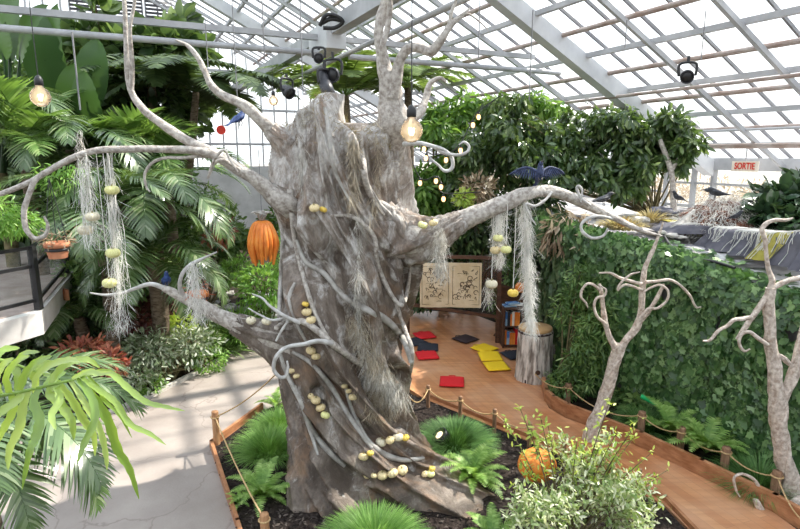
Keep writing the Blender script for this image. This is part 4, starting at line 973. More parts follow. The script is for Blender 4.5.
# ------------------------------------------------------------------ hanging orange gourd cluster
def fluted(label, px, py, Y, rp, hp):
    c = W(px, py, Y); k = pxm(Y, c.z); r0 = rp * k; h0 = hp * k; t = thing('hanging_orange_gourd', c - UP * h0, label, 'hanging decoration')
    mb = MB(); rr_ = random.Random(4)
    for i in range(17):
        a = 2 * math.pi * i / 17 + rr_.uniform(-.1, .1); ca, sa = math.cos(a), math.sin(a); b = rr_.uniform(.66, 1.05)
        pts = [c + Vector((ca * r0 * q, sa * r0 * q, z * h0 * (b if z < 0 else 1))) for q, z in ((.12, .98), (.5, .84), (.80, .45), (.93, 0), (.86, -.5), (.74, -.98))]
        tube(mb, pts, [r0 * .10, r0 * .17, r0 * .19, r0 * .20, r0 * .17, r0 * .09], 8, 4, wob=.16, seed=i)
    ball(mb, c + UP * h0 * .15, r0 * .66, 16, 12, (1, 1, h0 / r0 * .95)); mb.build('fluted_body', M['orange'], t)
    mb = MB(); 
    for i in range(7):
        a = 2 * math.pi * i / 7; pts = [c + UP * h0 * .95] + [c + Vector((math.cos(a + s * 1.1) * r0 * .25 * s, math.sin(a + s * 1.1) * r0 * .25 * s, h0 * (1 + .22 * min(s, 2.2) - .12 * max(0, s - 2)))) for s in (1, 1.8, 2.6, 3.2)]
        tube(mb, pts, [.018, .014, .01, .006], 6, 4)
    mb.build('curly_stalk', M['vine_dark'], t)
    mb = MB(); e = W(px, 150, Y); tube(mb, [c + UP * h0, Vector((c.x, c.y, e.z))], .006, 4, 1); mb.build('cord', M['bar'], t)
fluted('large orange fluted gourd hanging among the greenery left of the trunk', 263, 243, 8.3, 14, 22)
# ------------------------------------------------------------------ birds
def bird(label, loc, L, face, m, wings='folded', name='crow', cat='bird', lean=0.0, head_down=0.0):
    t = thing(name, loc, label, cat); l0 = Vector(loc)
    f = Vector((math.cos(face), math.sin(face), 0)); s = Vector((-f.y, f.x, 0))
    def P(x, y, z): 
        x2 = x * math.cos(lean) - z * math.sin(lean); z2 = x * math.sin(lean) + z * math.cos(lean)
        return l0 + f * (x2 * L) + s * (y * L) + UP * ((z2 + .28) * L)
    mb = MB(); tube(mb, [P(-.52, 0, -.02), P(-.34, 0, .0), P(-.12, 0, .02), P(.10, 0, .07), P(.24, 0, .16), P(.32, 0, .24 - head_down), P(.42, 0, .25 - head_down), P(.47, 0, .24 - head_down)], [L * .02, L * .06, L * .13, L * .15, L * .11, L * .085, L * .075, L * .03], 14, 5)
    mb.build('body', m, t)
    mb = MB(); tube(mb, [P(.44, 0, .25 - head_down), P(.53, 0, .24 - head_down), P(.60, 0, .20 - head_down)], [L * .035, L * .024, L * .006], 8, 3); mb.build('beak', M['beak'], t)
    mb = MB()
    for i in range(5):
        y = (i - 2) * .028; beam(mb, P(-.40, y * .7, .0), P(-.82, y * 1.8, -.03), L * .05, L * .012)
    mb.build('tail', m, t)
    for sd in (-1, 1):
        mb = MB()
        if wings == 'folded':
            tube(mb, [P(.16, sd * .11, .10), P(-.05, sd * .15, .07), P(-.35, sd * .10, .02), P(-.60, sd * .05, -.02)], [L * .05, L * .075, L * .05, L * .012], 8, 4)
        else:
            tube(mb, [P(.12, sd * .10, .12), P(.14, sd * .42, .30), P(.10, sd * .78, .26)], [L * .06, L * .045, L * .02], 8, 4)
            for i in range(11):
                q = i / 10; a = P(.12, sd * (.12 + .66 * q), .14 + .16 * math.sin(q * 2.6)); b = P(-.06 - .05 * q, sd * (.16 + .92 * q), -.10 + .28 * q * q)
                tube(mb, [a, a.lerp(b, .55), b], [L * .03, L * .036, L * .008], 6, 3)
        mb.build('wing', m, t)
        mb = MB(); tube(mb, [P(.0, sd * .06, -.08), P(.02, sd * .06, -.20)], [L * .02, L * .015], 6, 1); b = l0 + s * (sd * .06 * L) + f * (.02 * L)
        tube(mb, [P(.02, sd * .06, -.18), b + UP * .01], [L * .015, L * .013], 6, 1)
        for q in (-.4, 0, .4): tube(mb, [b + UP * L * .012, b + (f * math.cos(q) + s * math.sin(q)) * L * .12 + UP * L * .006], [L * .012, L * .006], 5, 1)
        mb.build('leg', M['beak'], t)
    return t
p = W(539, 184, 5.55); k = 1.15 * pxm(5.5, 2.8)
bird('dark blue raven with outspread wings perched on the right arm', p, 24 * k, R(-80), M['feather'], 'spread', 'winged_raven', lean=.8)
bird('deep blue bird perched on the low left branch', W(167, 287, 5.42), 19 * k, R(-60), M['feather_blue'], name='blue_bird', lean=.6)
bird('bright blue bird clinging below the upper left branch', W(240, 126, 5.75), 22 * k, R(60), M['feather_blue'], name='blue_bird', lean=.35)
crs = [(715, 200, 7.9, R(170), 23, .05, 'black crow standing on top of the webbed mound, beak to the left', .12), (736, 221, 7.6, R(-60), 16, .3, 'black crow sitting in front of the webbed mound', 0), (677, 203, 9.0, R(200), 18, .25, 'black crow perched at the post left of the mound', 0), (603, 206, 8.8, R(10), 22, .1, 'black crow on the terrace edge under the leafy tree', 0)]
for x, y, Y, fc, Lp, ln, lb, hd in crs:
    p = W(x, y, Y); bird(lb, p, Lp * pxm(Y, 2.6), fc, M['crow'], lean=ln, head_down=hd)
# ------------------------------------------------------------------ cushions
def cushion_proto(m, s=.37):
    t = thing('floor_cushion', (0, 0, 0), 'x', 'cushion'); mb = MB(); n = 14; V = []
    for sgn in (1, -1):
        for i in range(n + 1):
            for j in range(n + 1):
                x, y = i / n * 2 - 1, j / n * 2 - 1
                e = min(1, (1 - abs(x)) * 5) ** .5 * min(1, (1 - abs(y)) * 5) ** .5
                z = .026 + sgn * (.006 + .018 * e) ; pin = 1 - .03 * (abs(x) * abs(y)) ** 3 + .0
                V.append((x * s / 2 * pin, y * s / 2 * pin, z))
    f = []; N1 = n + 1
    for k in range(2):
        o_ = k * N1 * N1
        for i in range(n):
            for j in range(n):
                q = (o_ + i * N1 + j, o_ + (i + 1) * N1 + j, o_ + (i + 1) * N1 + j + 1, o_ + i * N1 + j + 1); f.append(q if k == 0 else q[::-1])
    bd = [i * N1 for i in range(n)] + [n * N1 + j for j in range(n)] + [i * N1 + n for i in range(n, 0, -1)] + [j for j in range(n, 0, -1)]
    for a, b in zip(bd, bd[1:] + bd[:1]): f.append((a, a + N1 * N1, b + N1 * N1, b))
    mb.add(np.array(V), np.array(f)); mb.build('pad', m, t, local=True)
    mb = MB(); e = s / 2 * .985; z = .026
    tube(mb, [(-e, -e, z), (e, -e, z), (e, e, z), (-e, e, z), (-e, -e, z)], .006, 6, 1); 
    tube(mb, [(-.05, e, z), (-.04, e + .05, z), (.04, e + .05, z), (.05, e, z)], .007, 6, 4); mb.build('piping', m, t, local=True); return t
CU = {k: cushion_proto(M[k]) for k in ('red', 'navy', 'yellow', 'brown_cloth')}
used = set()
cl = [('red', 424.5, 336.5, 18, 'red square floor cushion, farthest of the three red ones'), ('red', 427, 356.5, 8, 'red square floor cushion, middle of the three red ones, beside a black one'), ('red', 452, 383, -6, 'red square floor cushion lying alone nearest the rope barrier'),
 ('navy', 414.5, 343, 35, 'black square floor cushion half hidden by the trunk edge'), ('navy', 428, 348.5, -4, 'black square floor cushion between two red cushions'), ('brown_cloth', 465.5, 340, 38, 'dark brown square floor cushion on its own mid deck'), ('navy', 514, 356, 20, 'black square floor cushion partly behind the log stool'),
 ('yellow', 484.5, 349.5, 40, 'yellow square floor cushion, farthest of the three yellow ones'), ('yellow', 490, 359.5, 4, 'yellow square floor cushion, middle of the three yellow ones'), ('yellow', 496.5, 367.5, 8, 'yellow square floor cushion, nearest of the three yellow ones')]
for i, (k_, x, y, a, lb) in enumerate(cl):
    c = CU[k_] if k_ not in used else copy_tree(CU[k_]); used.add(k_); p = G(x, y, .055)
    c.location = p + UP * (.035 if i == 8 else 0); c.rotation_euler = (R(4) if i == 8 else 0, 0, R(a)); c['label'] = lb; c['category'] = 'cushion'; c['group'] = 'square floor cushions on the deck'
# ------------------------------------------------------------------ log stool
b = G(533, 378, .05); t = thing('log_stool', b, 'tall log drum stool with peeling grey bark and flat wooden top', 'stool')
mb = MB(); rr0 = .255; hh = .80; V = []; NA = 110; NH = 40
prof = []
for i in range(NH + 1):
    for j in range(NA):
        a = 2 * math.pi * j / NA; z = hh * i / NH
        q = rr0 * (1 + .03 * math.cos(z * 4)) + .022 * (1 - abs(noise.noise(Vector((math.cos(a) * 3.2, math.sin(a) * 3.2, z * 1.2)))) * 2) + .008 * noise.noise(Vector((math.cos(a) * 9, math.sin(a) * 9, z * 4)))
        V.append((b.x + q * math.cos(a), b.y + q * math.sin(a), b.z + z))
mb.add(np.array(V), np.array([(i * NA + j, i * NA + (j + 1) % NA, (i + 1) * NA + (j + 1) % NA, (i + 1) * NA + j) for i in range(NH) for j in range(NA)])); mb.add(np.array(V[-NA:]), [tuple(range(NA))])
mb.build('bark', M['stoolbark'], t)
mb = MB(); lathe(mb, [(0, 0), (rr0 * .98, 0), (rr0 * 1.01, .01), (rr0 * 1.01, .035), (rr0 * .98, .045), (0, .046)], (b.x, b.y, b.z + hh), 40); mb.build('seat_top', M['stooltop'], t)
mb = MB(); lathe(mb, [(rr0 * 1.0, 0), (rr0 * 1.06, .012), (rr0 * 1.06, .026), (rr0, .04)], (b.x, b.y, b.z + hh - .045), 40); mb.build('rim_band', M['brown_cloth'], t)
mb = MB(); lathe(mb, [(rr0 * .92, 0), (rr0 * 1.04, .0), (rr0 * 1.04, .05), (rr0 * .92, .05)], (b.x, b.y, b.z), 40); mb.build('base_band', M['brown_cloth'], t)
d = Vector((-b.x, -b.y, 0)).normalized(); q = b + d * (rr0 + .035) + Vector((.07, 0, .2)); mb = MB(); ball(mb, q, .04, 10, 8, (1, .3, 1)); mb.build('knot', M['dark_wood'], t)
# ------------------------------------------------------------------ book panel with frame
Yb = 10.2
c4 = [W(420, 263, Yb), W(482, 263, Yb - .15), W(481, 312, Yb - .15), W(420, 307, Yb)]
xd = (c4[1] - c4[0]).normalized(); base = Vector(((c4[0].x + c4[1].x) / 2, Yb, .05))
t = thing('open_book_display', base, 'large open book panel with line drawings on aged paper', 'panel')
up = (c4[0] - c4[3]).normalized(); nn = xd.cross(up).normalized(); wd = (c4[1] - c4[0]).length; ht = (c4[0] - c4[3]).length; org = c4[3]
def page(x0, x1, nm):
    mb = MB(); V = []; N_ = 12
    for k2 in (0, 1):
        for i in range(N_ + 1):
            x = x0 + (x1 - x0) * i / N_; cur = -.035 * math.exp(-abs(x - .5) * 9) + .0
            for y in (-.0, 1):
                jag = .006 * noise.noise(Vector((x * 14, y * 3, 0)))
                V.append(org + xd * (x * wd) + up * ((y + jag) * ht) + nn * (-cur * .0 + .02 + cur - k2 * .03))
    f = []
    for i in range(N_): 
        a = i * 2; f.append((a, a + 2, a + 3, a + 1)); o_ = (N_ + 1) * 2; f.append((o_ + a, o_ + a + 1, o_ + a + 3, o_ + a + 2)); f.append((a, o_ + a, o_ + a + 2, a + 2)); f.append((a + 1, a + 3, o_ + a + 3, o_ + a + 1))
    o_ = (N_ + 1) * 2; f += [(0, 1, o_ + 1, o_), (N_ * 2, o_ + N_ * 2, o_ + N_ * 2 + 1, N_ * 2 + 1)]
    mb.add([tuple(v) for v in V], f); pg = mb.build(nm, M['paper'], t, smooth=False)
    mb = MB(); rr_ = random.Random(int(x0 * 10) + 5)
    def P(u_, v_): 
        x = x0 + (x1 - x0) * u_; return org + xd * (x * wd) + up * (v_ * ht) + nn * (.024 - .035 * math.exp(-abs(x - .5) * 9))
    def ln(ps, w=.004): tube(mb, [P(*q) for q in ps], w, 4, 3, cap=False)
    for q in (.07,): 
        for e in (((q, q), (1 - q, q)), ((q, 1 - q), (1 - q, 1 - q)), ((q, q), (q, 1 - q)), ((1 - q, q), (1 - q, 1 - q))): ln(e, .0035)
    for k_ in range(34):
        u_, v_ = rr_.uniform(.16, .84), rr_.uniform(.14, .86); s_ = rr_.uniform(.03, .09)
        if rr_.random() < .5: ln([(u_ + s_ * math.cos(a), v_ + s_ * .7 * math.sin(a)) for a in np.linspace(0, rr_.uniform(3, 6.3), 7)], rr_.uniform(.003, .006))
        else: ln([(u_, v_), (u_ + rr_.uniform(-s_, s_), v_ + s_), (u_ + rr_.uniform(-s_, s_) * 1.5, v_ + rr_.uniform(-s_, s_))], rr_.uniform(.003, .006))
    for k_ in range(10):
        u_, v_ = rr_.uniform(.16, .6), rr_.uniform(.14, .86); ln([(u_, v_), (u_ + .07, v_ + .008), (u_ + .16, v_)], .003)
    mb.build('ink_drawing', M['ink'], pg)
page(0, .5, 'page'); page(.5, 1, 'page')
t2 = thing('display_frame', base + Vector((0, .08, 0)), 'dark brown stand frame with lattice behind the open book panel', 'frame')
fr = [W(408, 304, Yb + .1), W(498, 317, Yb - .2), W(499, 258, Yb - .2), W(425, 256, Yb + .1)]
for a, b, nm in ((0, 1, 'bottom_rail'), (2, 3, 'top_rail')): mb = MB(); beam(mb, fr[a], fr[b], .05, .06); mb.build(nm, M['dark_wood'], t2, smooth=False)
for a, nm in ((0, 'post'), (1, 'post')):
    tp = fr[2] if a == 1 else fr[3]; bt = fr[a]; mb = MB(); beam(mb, Vector((bt.x, bt.y, .05)), Vector((bt.x, bt.y, tp.z)), .07, .06); mb.build(nm, M['dark_wood'], t2, smooth=False)
mb = MB(); a = W(482, 260, Yb - .15); b2 = W(498, 300, Yb - .15)
for i in range(8):
    x = a.x + (b2.x - a.x) * i / 7; beam(mb, Vector((x, a.y, a.z)), Vector((x, a.y, b2.z)), .01, .01)
for i in range(14):
    z = a.z + (b2.z - a.z) * i / 13; beam(mb, Vector((a.x, a.y, z)), Vector((b2.x, a.y, z)), .01, .01)
mb.build('lattice', M['dark_wood'], t2, smooth=False)
mb = MB(); p0 = G(494, 336, .05); tube(mb, [p0, p0 + Vector((.15, .1, .14))], .02, 6, 1); mb.build('foot_brace', M['dark_wood'], t2)
# bookcase and low wall
b = G(513, 349, .05) + Vector((0, .2, 0)); t = thing('bookcase', b, 'small dark bookcase with two open shelves beside the log stool', 'bookcase')
w_, d_, h_ = .34, .32, .74
def cs(nm, c, s): mb = MB(); box(mb, b + Vector(c), s); return mb.build(nm, M['dark_wood'], t, smooth=False)
cs('side_panel', (-w_ / 2, 0, h_ / 2), (.025, d_, h_)); cs('side_panel', (w_ / 2, 0, h_ / 2), (.025, d_, h_)); cs('back_panel', (0, d_ / 2, h_ / 2), (w_, .02, h_)); cs('top', (0, 0, h_), (w_ + .05, d_ + .02, .03)); cs('shelf', (0, 0, .40), (w_ - .02, d_ - .02, .02)); cs('shelf', (0, 0, .04), (w_ - .02, d_ - .02, .03))
rb = random.Random(3)
for sh, z0 in (('upper', .41), ('lower', .055)):
    x = -w_ / 2 + .03
    for i in range(6):
        tw = rb.uniform(.03, .055); hh_ = rb.uniform(.22, .30); mt = ['blue_book', 'white_book', 'blue_book', 'red', 'navy', 'white_book', 'orange'][rb.randrange(7)]
        bk = thing('book', b + Vector((x + tw / 2, -.02, z0)), '%s book from the left on the %s shelf of the dark bookcase' % (ORD[i], sh), 'book', 'books in the dark bookcase')
        mb = MB(); box(mb, b + Vector((x + tw / 2, -.02, z0 + hh_ / 2)), (tw * .92, .2, hh_)); mb.build('cover', M[mt], bk, smooth=False)
        mb = MB(); box(mb, b + Vector((x + tw / 2, -.018, z0 + hh_ / 2 + .004)), (tw * .7, .19, hh_ - .004)); mb.build('pages', M['white_book'], bk, smooth=False); x += tw
        if x > w_ / 2 - .04: break
for i, (dx, a, m_) in enumerate(((-.06, 8, 'blue_book'), (.07, -15, 'white_book'), (.0, 20, 'blue_book'))):
    mb = MB(); box(mb, b + Vector((dx, -.02, h_ + .028 + i * .022)), (.22, .16, .02), R(a)); o = mb.build('book', M[m_], smooth=False); tag(o, ['lowest magazine lying flat on top of the dark bookcase', 'middle pale magazine of the stack on the dark bookcase', 'topmost blue magazine lying on the dark bookcase'][i], 'magazine', 'magazines on the bookcase')
mb = MB(); a = W(497, 337, 10.75); b3 = W(531, 337, 9.9); za, zb = W(497, 284, 10.75).z, W(531, 278, 9.9).z
beam(mb, Vector((a.x, a.y, za / 2)), Vector((b3.x, b3.y, za / 2)), .10, za); tag(mb.build('low_partition', M['dark_wood'], smooth=False), 'dark brown wooden partition behind the bookcase with pumpkin on top', 'partition')
pp = W(522, 281, 10.05); pumpkin('orange', Vector((pp.x, pp.y, za + .10)), .125, 'bright orange pumpkin on top of the dark wooden partition', tilt=False)
# bigger pumpkins on the ground and terrace
c = W(537, 465, 4.75); k = pxm(4.75, .25); c.z = max(c.z, .24); pumpkin('orange', c, 19 * k, 'large orange pumpkin in the bed behind the pale flowering shrub', tilt=False)
p = W(624, 224, 8.1); pumpkin('orange', p, 5.5 * pxm(8.1, 2.5), 'small orange pumpkin in straw on the terrace edge', tilt=False)
p = W(614, 222.5, 8.2); pumpkin('lemon', p, 4 * pxm(8.1, 2.5), 'small yellow pumpkin in straw on the terrace edge', tilt=False)
p = W(537, 271, 8.0)
# ------------------------------------------------------------------ rope barriers
def barrier(pxs, h, r_, label, rlabel, m='post', z0=.05, extra_end=None, dip=.14, th=.008, frac=.86):
    tops = []
    n = len(pxs)
    for i, (x, y) in enumerate(pxs):
        b = G(x, y, z0); b.z = 0; hh_ = h[i] if hasattr(h, '__len__') else h
        t = thing('barrier_post', b, label[i] if isinstance(label, list) else '%s, %s' % (label, ORD[i] + ' from the trunk'), 'post', 'rope barrier posts')
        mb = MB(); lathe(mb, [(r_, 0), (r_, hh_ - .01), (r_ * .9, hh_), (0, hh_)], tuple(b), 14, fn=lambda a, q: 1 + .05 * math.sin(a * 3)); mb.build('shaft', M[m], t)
        mb = MB(); tp = b + UP * hh_ * frac; V0 = [tp + Vector((math.cos(q) * (r_ + .008), math.sin(q) * (r_ + .008), 0)) for q in np.linspace(0, 6.283, 13)]; tube(mb, V0, th, 6, 1, cap=False); mb.build('rope_ring', M['rope'], t)
        tops.append(tp)
    pts = list(tops)
    if extra_end: pts = extra_end[0] + pts + extra_end[1]
    mb = MB()
    for a, b in zip(pts[:-1], pts[1:]):
        L = (b - a).length; q = [a.lerp(b, s) - UP * dip * min(1, L) * 4 * s * (1 - s) for s in np.linspace(0, 1, 9)]; tube(mb, q, th, 7, 2)
    tag(mb.build('barrier_rope', M['rope']), rlabel, 'rope')
barrier([(428, 409), (460, 421), (494, 435), (529, 450), (563, 466), (600, 482), (637, 500)], .40, .026, 'dark rope post between trunk bed and deck', 'sagging rope linking the dark posts between trunk bed and deck', extra_end=([W(408, 395, 6.3)], []))
barrier([(567, 409), (640, 440), (679, 457), (723, 479), (773, 505)], .38, .045, ['weathered rope post behind the curved kerb left of the curly tree', 'rope post behind the kerb just right of the curly tree', 'rope post before the middle ferns at the ivy wall', 'rope post before the feathery fern at the ivy wall', 'rope post nearest the right-hand pale tree'], 'sagging rope in front of the ivy wall planting', z0=.0, extra_end=([G(535, 374, .55)], [G(820, 530, .35)]))
barrier([(217, 446), (266, 551)], [.50, .42], .04, ['sunlit wooden rope post at the corner of the path and trunk bed', 'wooden rope post cut off by the lower edge of the picture'], 'rope strung along the path side of the trunk bed', m='post_sunlit', z0=.05, extra_end=([W(278, 372, 5.5)], []), dip=.06)
# ------------------------------------------------------------------ pale curly trees
def pale_tree(label, base, limbs, name='bare_curly_tree'):
    t = thing(name, base, label, 'tree')
    for i, (pts, rad) in list(enumerate(limbs))[:3]:
        P_ = smooth_pts([W(*p) for p in pts], 10); rs_ = interp(rad, len(P_)); k = pxm(pts[0][2], 1.2)
        for ph in ((0, 2.1, 4.2) if i == 0 else (0, 3)):
            Q = []
            for j_, p in enumerate(P_):
                tg_ = (P_[min(j_ + 1, len(P_) - 1)] - P_[max(j_ - 1, 0)]).normalized(); sx_ = tg_.cross(Vector((0, 1, 0))).normalized(); sy_ = tg_.cross(sx_); a = ph + j_ * .13
                Q.append(p + (sx_ * math.cos(a) + sy_ * math.sin(a)) * rs_[j_] * k * .80)
            mb = MB(); tube(mb, Q, [rs_[0] * k * .26, rs_[-1] * k * .22], 7, 1, wob=.2, seed=ph); mb.build('twining_stem', M['pale_wood'], t)
    for i, (pts, rad) in enumerate(limbs): br(pts, rad, 'pale_wood', 'trunk' if i == 0 else 'branch', 10, .14, t)
    return t
Yt = 6.35
def Lm(Y, *p): return [(x, y, Y) for x, y in p]
pale_tree('pale bare curly tree with looping twigs in front of the ivy wall centre', G(590, 452), [
 (Lm(Yt, (588, 452), (592, 430), (600, 410), (607, 390), (612, 370), (618, 352), (619, 344)), [8, 7, 7, 6.5, 6.5, 6.5, 5]),
 (Lm(Yt, (618, 352), (610, 338), (605, 322), (603, 306), (601, 290), (599, 284)), [4.5, 3.2, 2.8, 2.6, 2.4, 1.4]),
 (Lm(Yt, (619, 352), (626, 340), (636, 328), (641, 312), (642, 295), (643, 280), (646, 265), (653, 250), (659, 235), (663, 222)), [4.5, 4, 3.8, 3.6, 3.2, 3, 2.6, 2, 1.6, .8]),
 (Lm(Yt, (638, 325), (648, 312), (656, 300), (661, 290), (664, 284)), [2.6, 2.4, 2.4, 2, 1.2]),
 (Lm(Yt - .1, (600, 290), (594, 285), (587, 284), (582, 290), (581, 297), (586, 303), (588, 308)), [1.8, 1.5, 1.5, 1.4, 1.4, 1.2, .7]),
 (Lm(Yt - .1, (606, 324), (597, 316), (594, 306), (597, 298), (604, 296), (606, 290), (601, 286)), [1.8, 1.6, 1.5, 1.5, 1.4, 1.2, .7]),
 (Lm(Yt - .05, (642, 284), (634, 282), (626, 280), (618, 277), (610, 273), (599, 273)), [2, 1.8, 1.8, 1.6, 1.4, .7]),
 (Lm(Yt - .12, (642, 290), (632, 286), (624, 285), (618, 290), (620, 284), (630, 275), (640, 272)), [1.6, 1.6, 1.5, 1.4, 1.3, 1.2, .7]),
 (Lm(Yt - .1, (640, 318), (648, 309), (658, 308), (667, 300), (668, 291), (660, 285), (650, 288), (644, 292)), [1.8, 1.6, 1.5, 1.5, 1.4, 1.3, 1.2, .8]),
 (Lm(Yt - .1, (646, 282), (658, 281), (670, 280), (681, 286), (690, 296), (696, 307), (701, 307)), [1.8, 1.6, 1.5, 1.5, 1.4, 1.2, .8])])
Yr = 5.15
pale_tree('thick pale curly tree at the right edge with clawed roots', G(782, 522), [
 (Lm(Yr, (788, 528), (790, 505), (789, 480), (783, 455), (779, 430), (778, 410), (776, 385), (773, 360), (770, 335), (769, 310), (770, 288)), [13, 10, 9, 8, 7.5, 9, 7, 6, 5.5, 5.5, 5]),
 (Lm(Yr, (779, 405), (786, 392), (793, 375), (798, 355), (803, 335), (812, 310)), [6, 5.5, 5.5, 5, 4.5, 4]),
 (Lm(Yr, (773, 354), (783, 358), (792, 366), (802, 372)), [3, 3, 2.6, 2]),
 (Lm(Yr, (770, 292), (764, 300), (756, 312), (748, 323), (741, 333), (736, 339)), [3.4, 3.4, 3.2, 3, 2.4, 1]),
 (Lm(Yr - .1, (752, 317), (742, 319), (734, 320), (727, 326), (718, 331), (710, 340), (703, 341)), [2.4, 2.2, 2.2, 2, 2, 1.6, .9]),
 (Lm(Yr - .1, (768, 345), (758, 338), (750, 332), (742, 334), (739, 343), (744, 351), (750, 349)), [2.4, 2.2, 2, 2, 1.8, 1.5, .8]),
 (Lm(Yr, (770, 290), (772, 280), (768, 268), (766, 252), (765, 240), (762, 230), (767, 223), (776, 220), (786, 220), (793, 218)), [3.6, 3, 2.4, 2.2, 2.4, 2.6, 2.4, 2.2, 1.8, .9]),
 (Lm(Yr, (771, 289), (780, 284), (790, 280), (803, 277)), [3, 3, 2.8, 2.6]),
 (Lm(Yr - .15, (786, 515), (776, 508), (766, 514), (758, 505), (756, 500), (762, 512), (768, 525)), [6, 5.5, 5, 4, 2.5, 3.5, 3]),
 (Lm(Yr - .2, (790, 510), (800, 500), (812, 505)), [6, 5, 4]),
 (Lm(Yr - .05, (762, 499), (758, 485), (752, 478), (742, 474), (734, 478), (736, 490), (740, 497)), [1.6, 1.8, 1.8, 1.6, 1.5, 1.2, .7])])
# ------------------------------------------------------------------ balcony at left
zb_ = 1.6
e = [G(-80, 345, zb_), G(0, 322, zb_), G(41, 311, zb_), G(73, 272, zb_), G(66, 250, zb_), G(-90, 250, zb_)]
t = bpy.data.objects.new('floor_balcony', None); C.objects.link(t); t.location = (e[2].x, e[2].y, 0); tag(t, kind='structure')
mb = MB(); prism(mb, [tuple(p)[:2] for p in e], zb_ - .30, zb_ - .01); mb.build('slab', M['slab'], t, smooth=False)
mb = MB(); cc = sum((Vector(p) for p in e), Vector()) / len(e); prism(mb, [tuple(cc.lerp(p, .93))[:2] for p in e], zb_ - .012, zb_ + .006); mb.build('paving', M['paving'], t, smooth=False)
t = thing('balcony_railing', (e[2].x, e[2].y, zb_), 'black metal railing round the paved balcony at left', 'railing')
ins = [cc.lerp(p, .95) for p in e]; pr = [ins[1], ins[2] , ins[3]]
ra = G(39, 309, zb_); rb_ = G(67, 273, zb_); rc = G(-60, 335, zb_); rd = G(60, 250, zb_)
for p in (ra, rb_, rc): mb = MB(); beam(mb, p, p + UP * .80, .075, .075); mb.build('post', M['black'], t, smooth=False)
for z in (.78, .12, .55): mb = MB(); beam(mb, rc + UP * z, ra + UP * z, .035, .04); beam(mb, ra + UP * z, rb_ + UP * z, .035, .04); mb.build('rail', M['black'], t, smooth=False)
mb = MB()
for a, b in ((rc, ra), (ra, rb_)): mb.add([tuple(a + UP * .14), tuple(b + UP * .14), tuple(b + UP * .76), tuple(a + UP * .76)], [(0, 1, 2, 3)])
mb.build('glass_panel', M['glass'], t, smooth=False)
mb = MB(); p = G(68, 300, zb_ - .1); box(mb, e[2].lerp(e[3], .6) + Vector((.02, 0, -.14)), (.05, .2, .16), R(50)); tag(mb.build('wall_box', M['terracotta'], smooth=False), 'small brown box fixed to the balcony slab edge', 'box')
# hanging terracotta planters
def planter(label, px, py, Y, rp, hp, top, m='terracotta', leaf='mid_leaf', n=180, name='hanging_planter'):
    c = W(px, py, Y); k = pxm(Y, c.z); r_, h_ = rp * k, hp * k; t = thing(name, c - UP * h_, label, 'planter')
    mb = MB(); lathe(mb, [(r_ * .75, -h_), (r_ * .9, -h_ * .1), (r_ * .9, h_ * .35), (r_ * 1.06, h_ * .4), (r_ * 1.06, h_), (r_ * .92, h_), (r_ * .85, h_ * .2), (0, h_ * .15)], tuple(c), 24); mb.build('pot', M[m], t)
    mb = MB(); lathe(mb, [(r_ * .93, -.1 * h_), (r_ * 1.0, -.05 * h_), (r_ * 1.0, .25 * h_), (r_ * .92, .3 * h_)], tuple(c), 24); mb.build('band', M['black'], t)
    mb = MB(); e_ = W(px, top, Y); e_ = Vector((c.x, c.y, e_.z))
    for i in range(3): tube(mb, [c + Vector((math.cos(i * 2.1) * r_, math.sin(i * 2.1) * r_, h_)), e_], .005, 4, 1)
    mb.build('hanger', M['black'], t)
    mb = MB(); clump(mb, NARROW, c + UP * h_ * 1.3, (r_ * 1.3, r_ * 1.3, h_ * 1.2), n, r_ * .6, .2, seed=px); mb.build('foliage', M[leaf], t)
planter('terracotta pot in a dark hanger beside the balcony post', 57.5, 250, 6.3, 11, 8, 178, n=120, leaf='dry')
planter('second terracotta pot hanging just behind the white pumpkins', 82, 224, 7.4, 9, 6, 170, n=120, leaf='bright_leaf')
planter('orange basket planter set in the curl of the low left branch', 197, 299, 5.5, 11, 7, 262, m='orange', leaf='red_leaf', n=70)
# ------------------------------------------------------------------ terrace dressing
ztr = 2.29
cp1 = [(676, 219, 8.9), (690, 222, 8.3), (709, 227, 7.7), (733, 231, 7.2), (757, 233, 6.8), (780, 234, 6.45), (806, 232, 6.1), (835, 231, 5.8)]
t = thing('cloth_draped_planter', W(740, 240, 7.2) * 1, 'curved planter rim draped with grey cloth, yellow moss and webs', 'planter')
ring = smooth_pts([W(x, y, Y) for x, y, Y in cp1], 8); V = []; n = len(ring)
t.location = Vector((ring[n // 2].x, ring[n // 2].y, ztr))
for i, p in enumerate(ring):
    tg_ = (ring[min(i + 1, n - 1)] - ring[max(i - 1, 0)]); tg_.z = 0; tg_.normalize(); o_ = Vector((tg_.y, -tg_.x, 0)); o_ = o_ if o_.y < 0 else -o_
    fold = .05 * math.sin(i * .9) + .03 * math.sin(i * 2.3 + 1)
    for q, (dr, z) in enumerate(((-.6, p.z - .10), (-.35, p.z - .0), (0, p.z + .01), (.05, p.z - .03), (.07 + fold * .4, p.z * .6 + ztr * .4), (.12 + fold, p.z * .3 + ztr * .7), (.20 + fold * 1.3, ztr - .02))):
        V.append(tuple(Vector((p.x, p.y, 0)) + o_ * dr + UP * z))
f = [(i * 7 + k, (i + 1) * 7 + k, (i + 1) * 7 + k + 1, i * 7 + k + 1) for i in range(n - 1) for k in range(6)]
mb = MB(); mb.add(np.array(V), np.array(f)); mb.build('draped_cloth', M['cloth_grey'], t)
Vn = np.array(V).reshape(n, 7, 3)
def patch(i0, i1, nm, mt):
    mb = MB(); sub = Vn[i0:i1 + 1, 1:, :] + np.array([-.0, -.02, .012]); m_ = i1 - i0 + 1; mb.add(sub.reshape(-1, 3), np.array([(i * 6 + k, (i + 1) * 6 + k, (i + 1) * 6 + k + 1, i * 6 + k + 1) for i in range(m_ - 1) for k in range(5)])); mb.build(nm, mt, t)
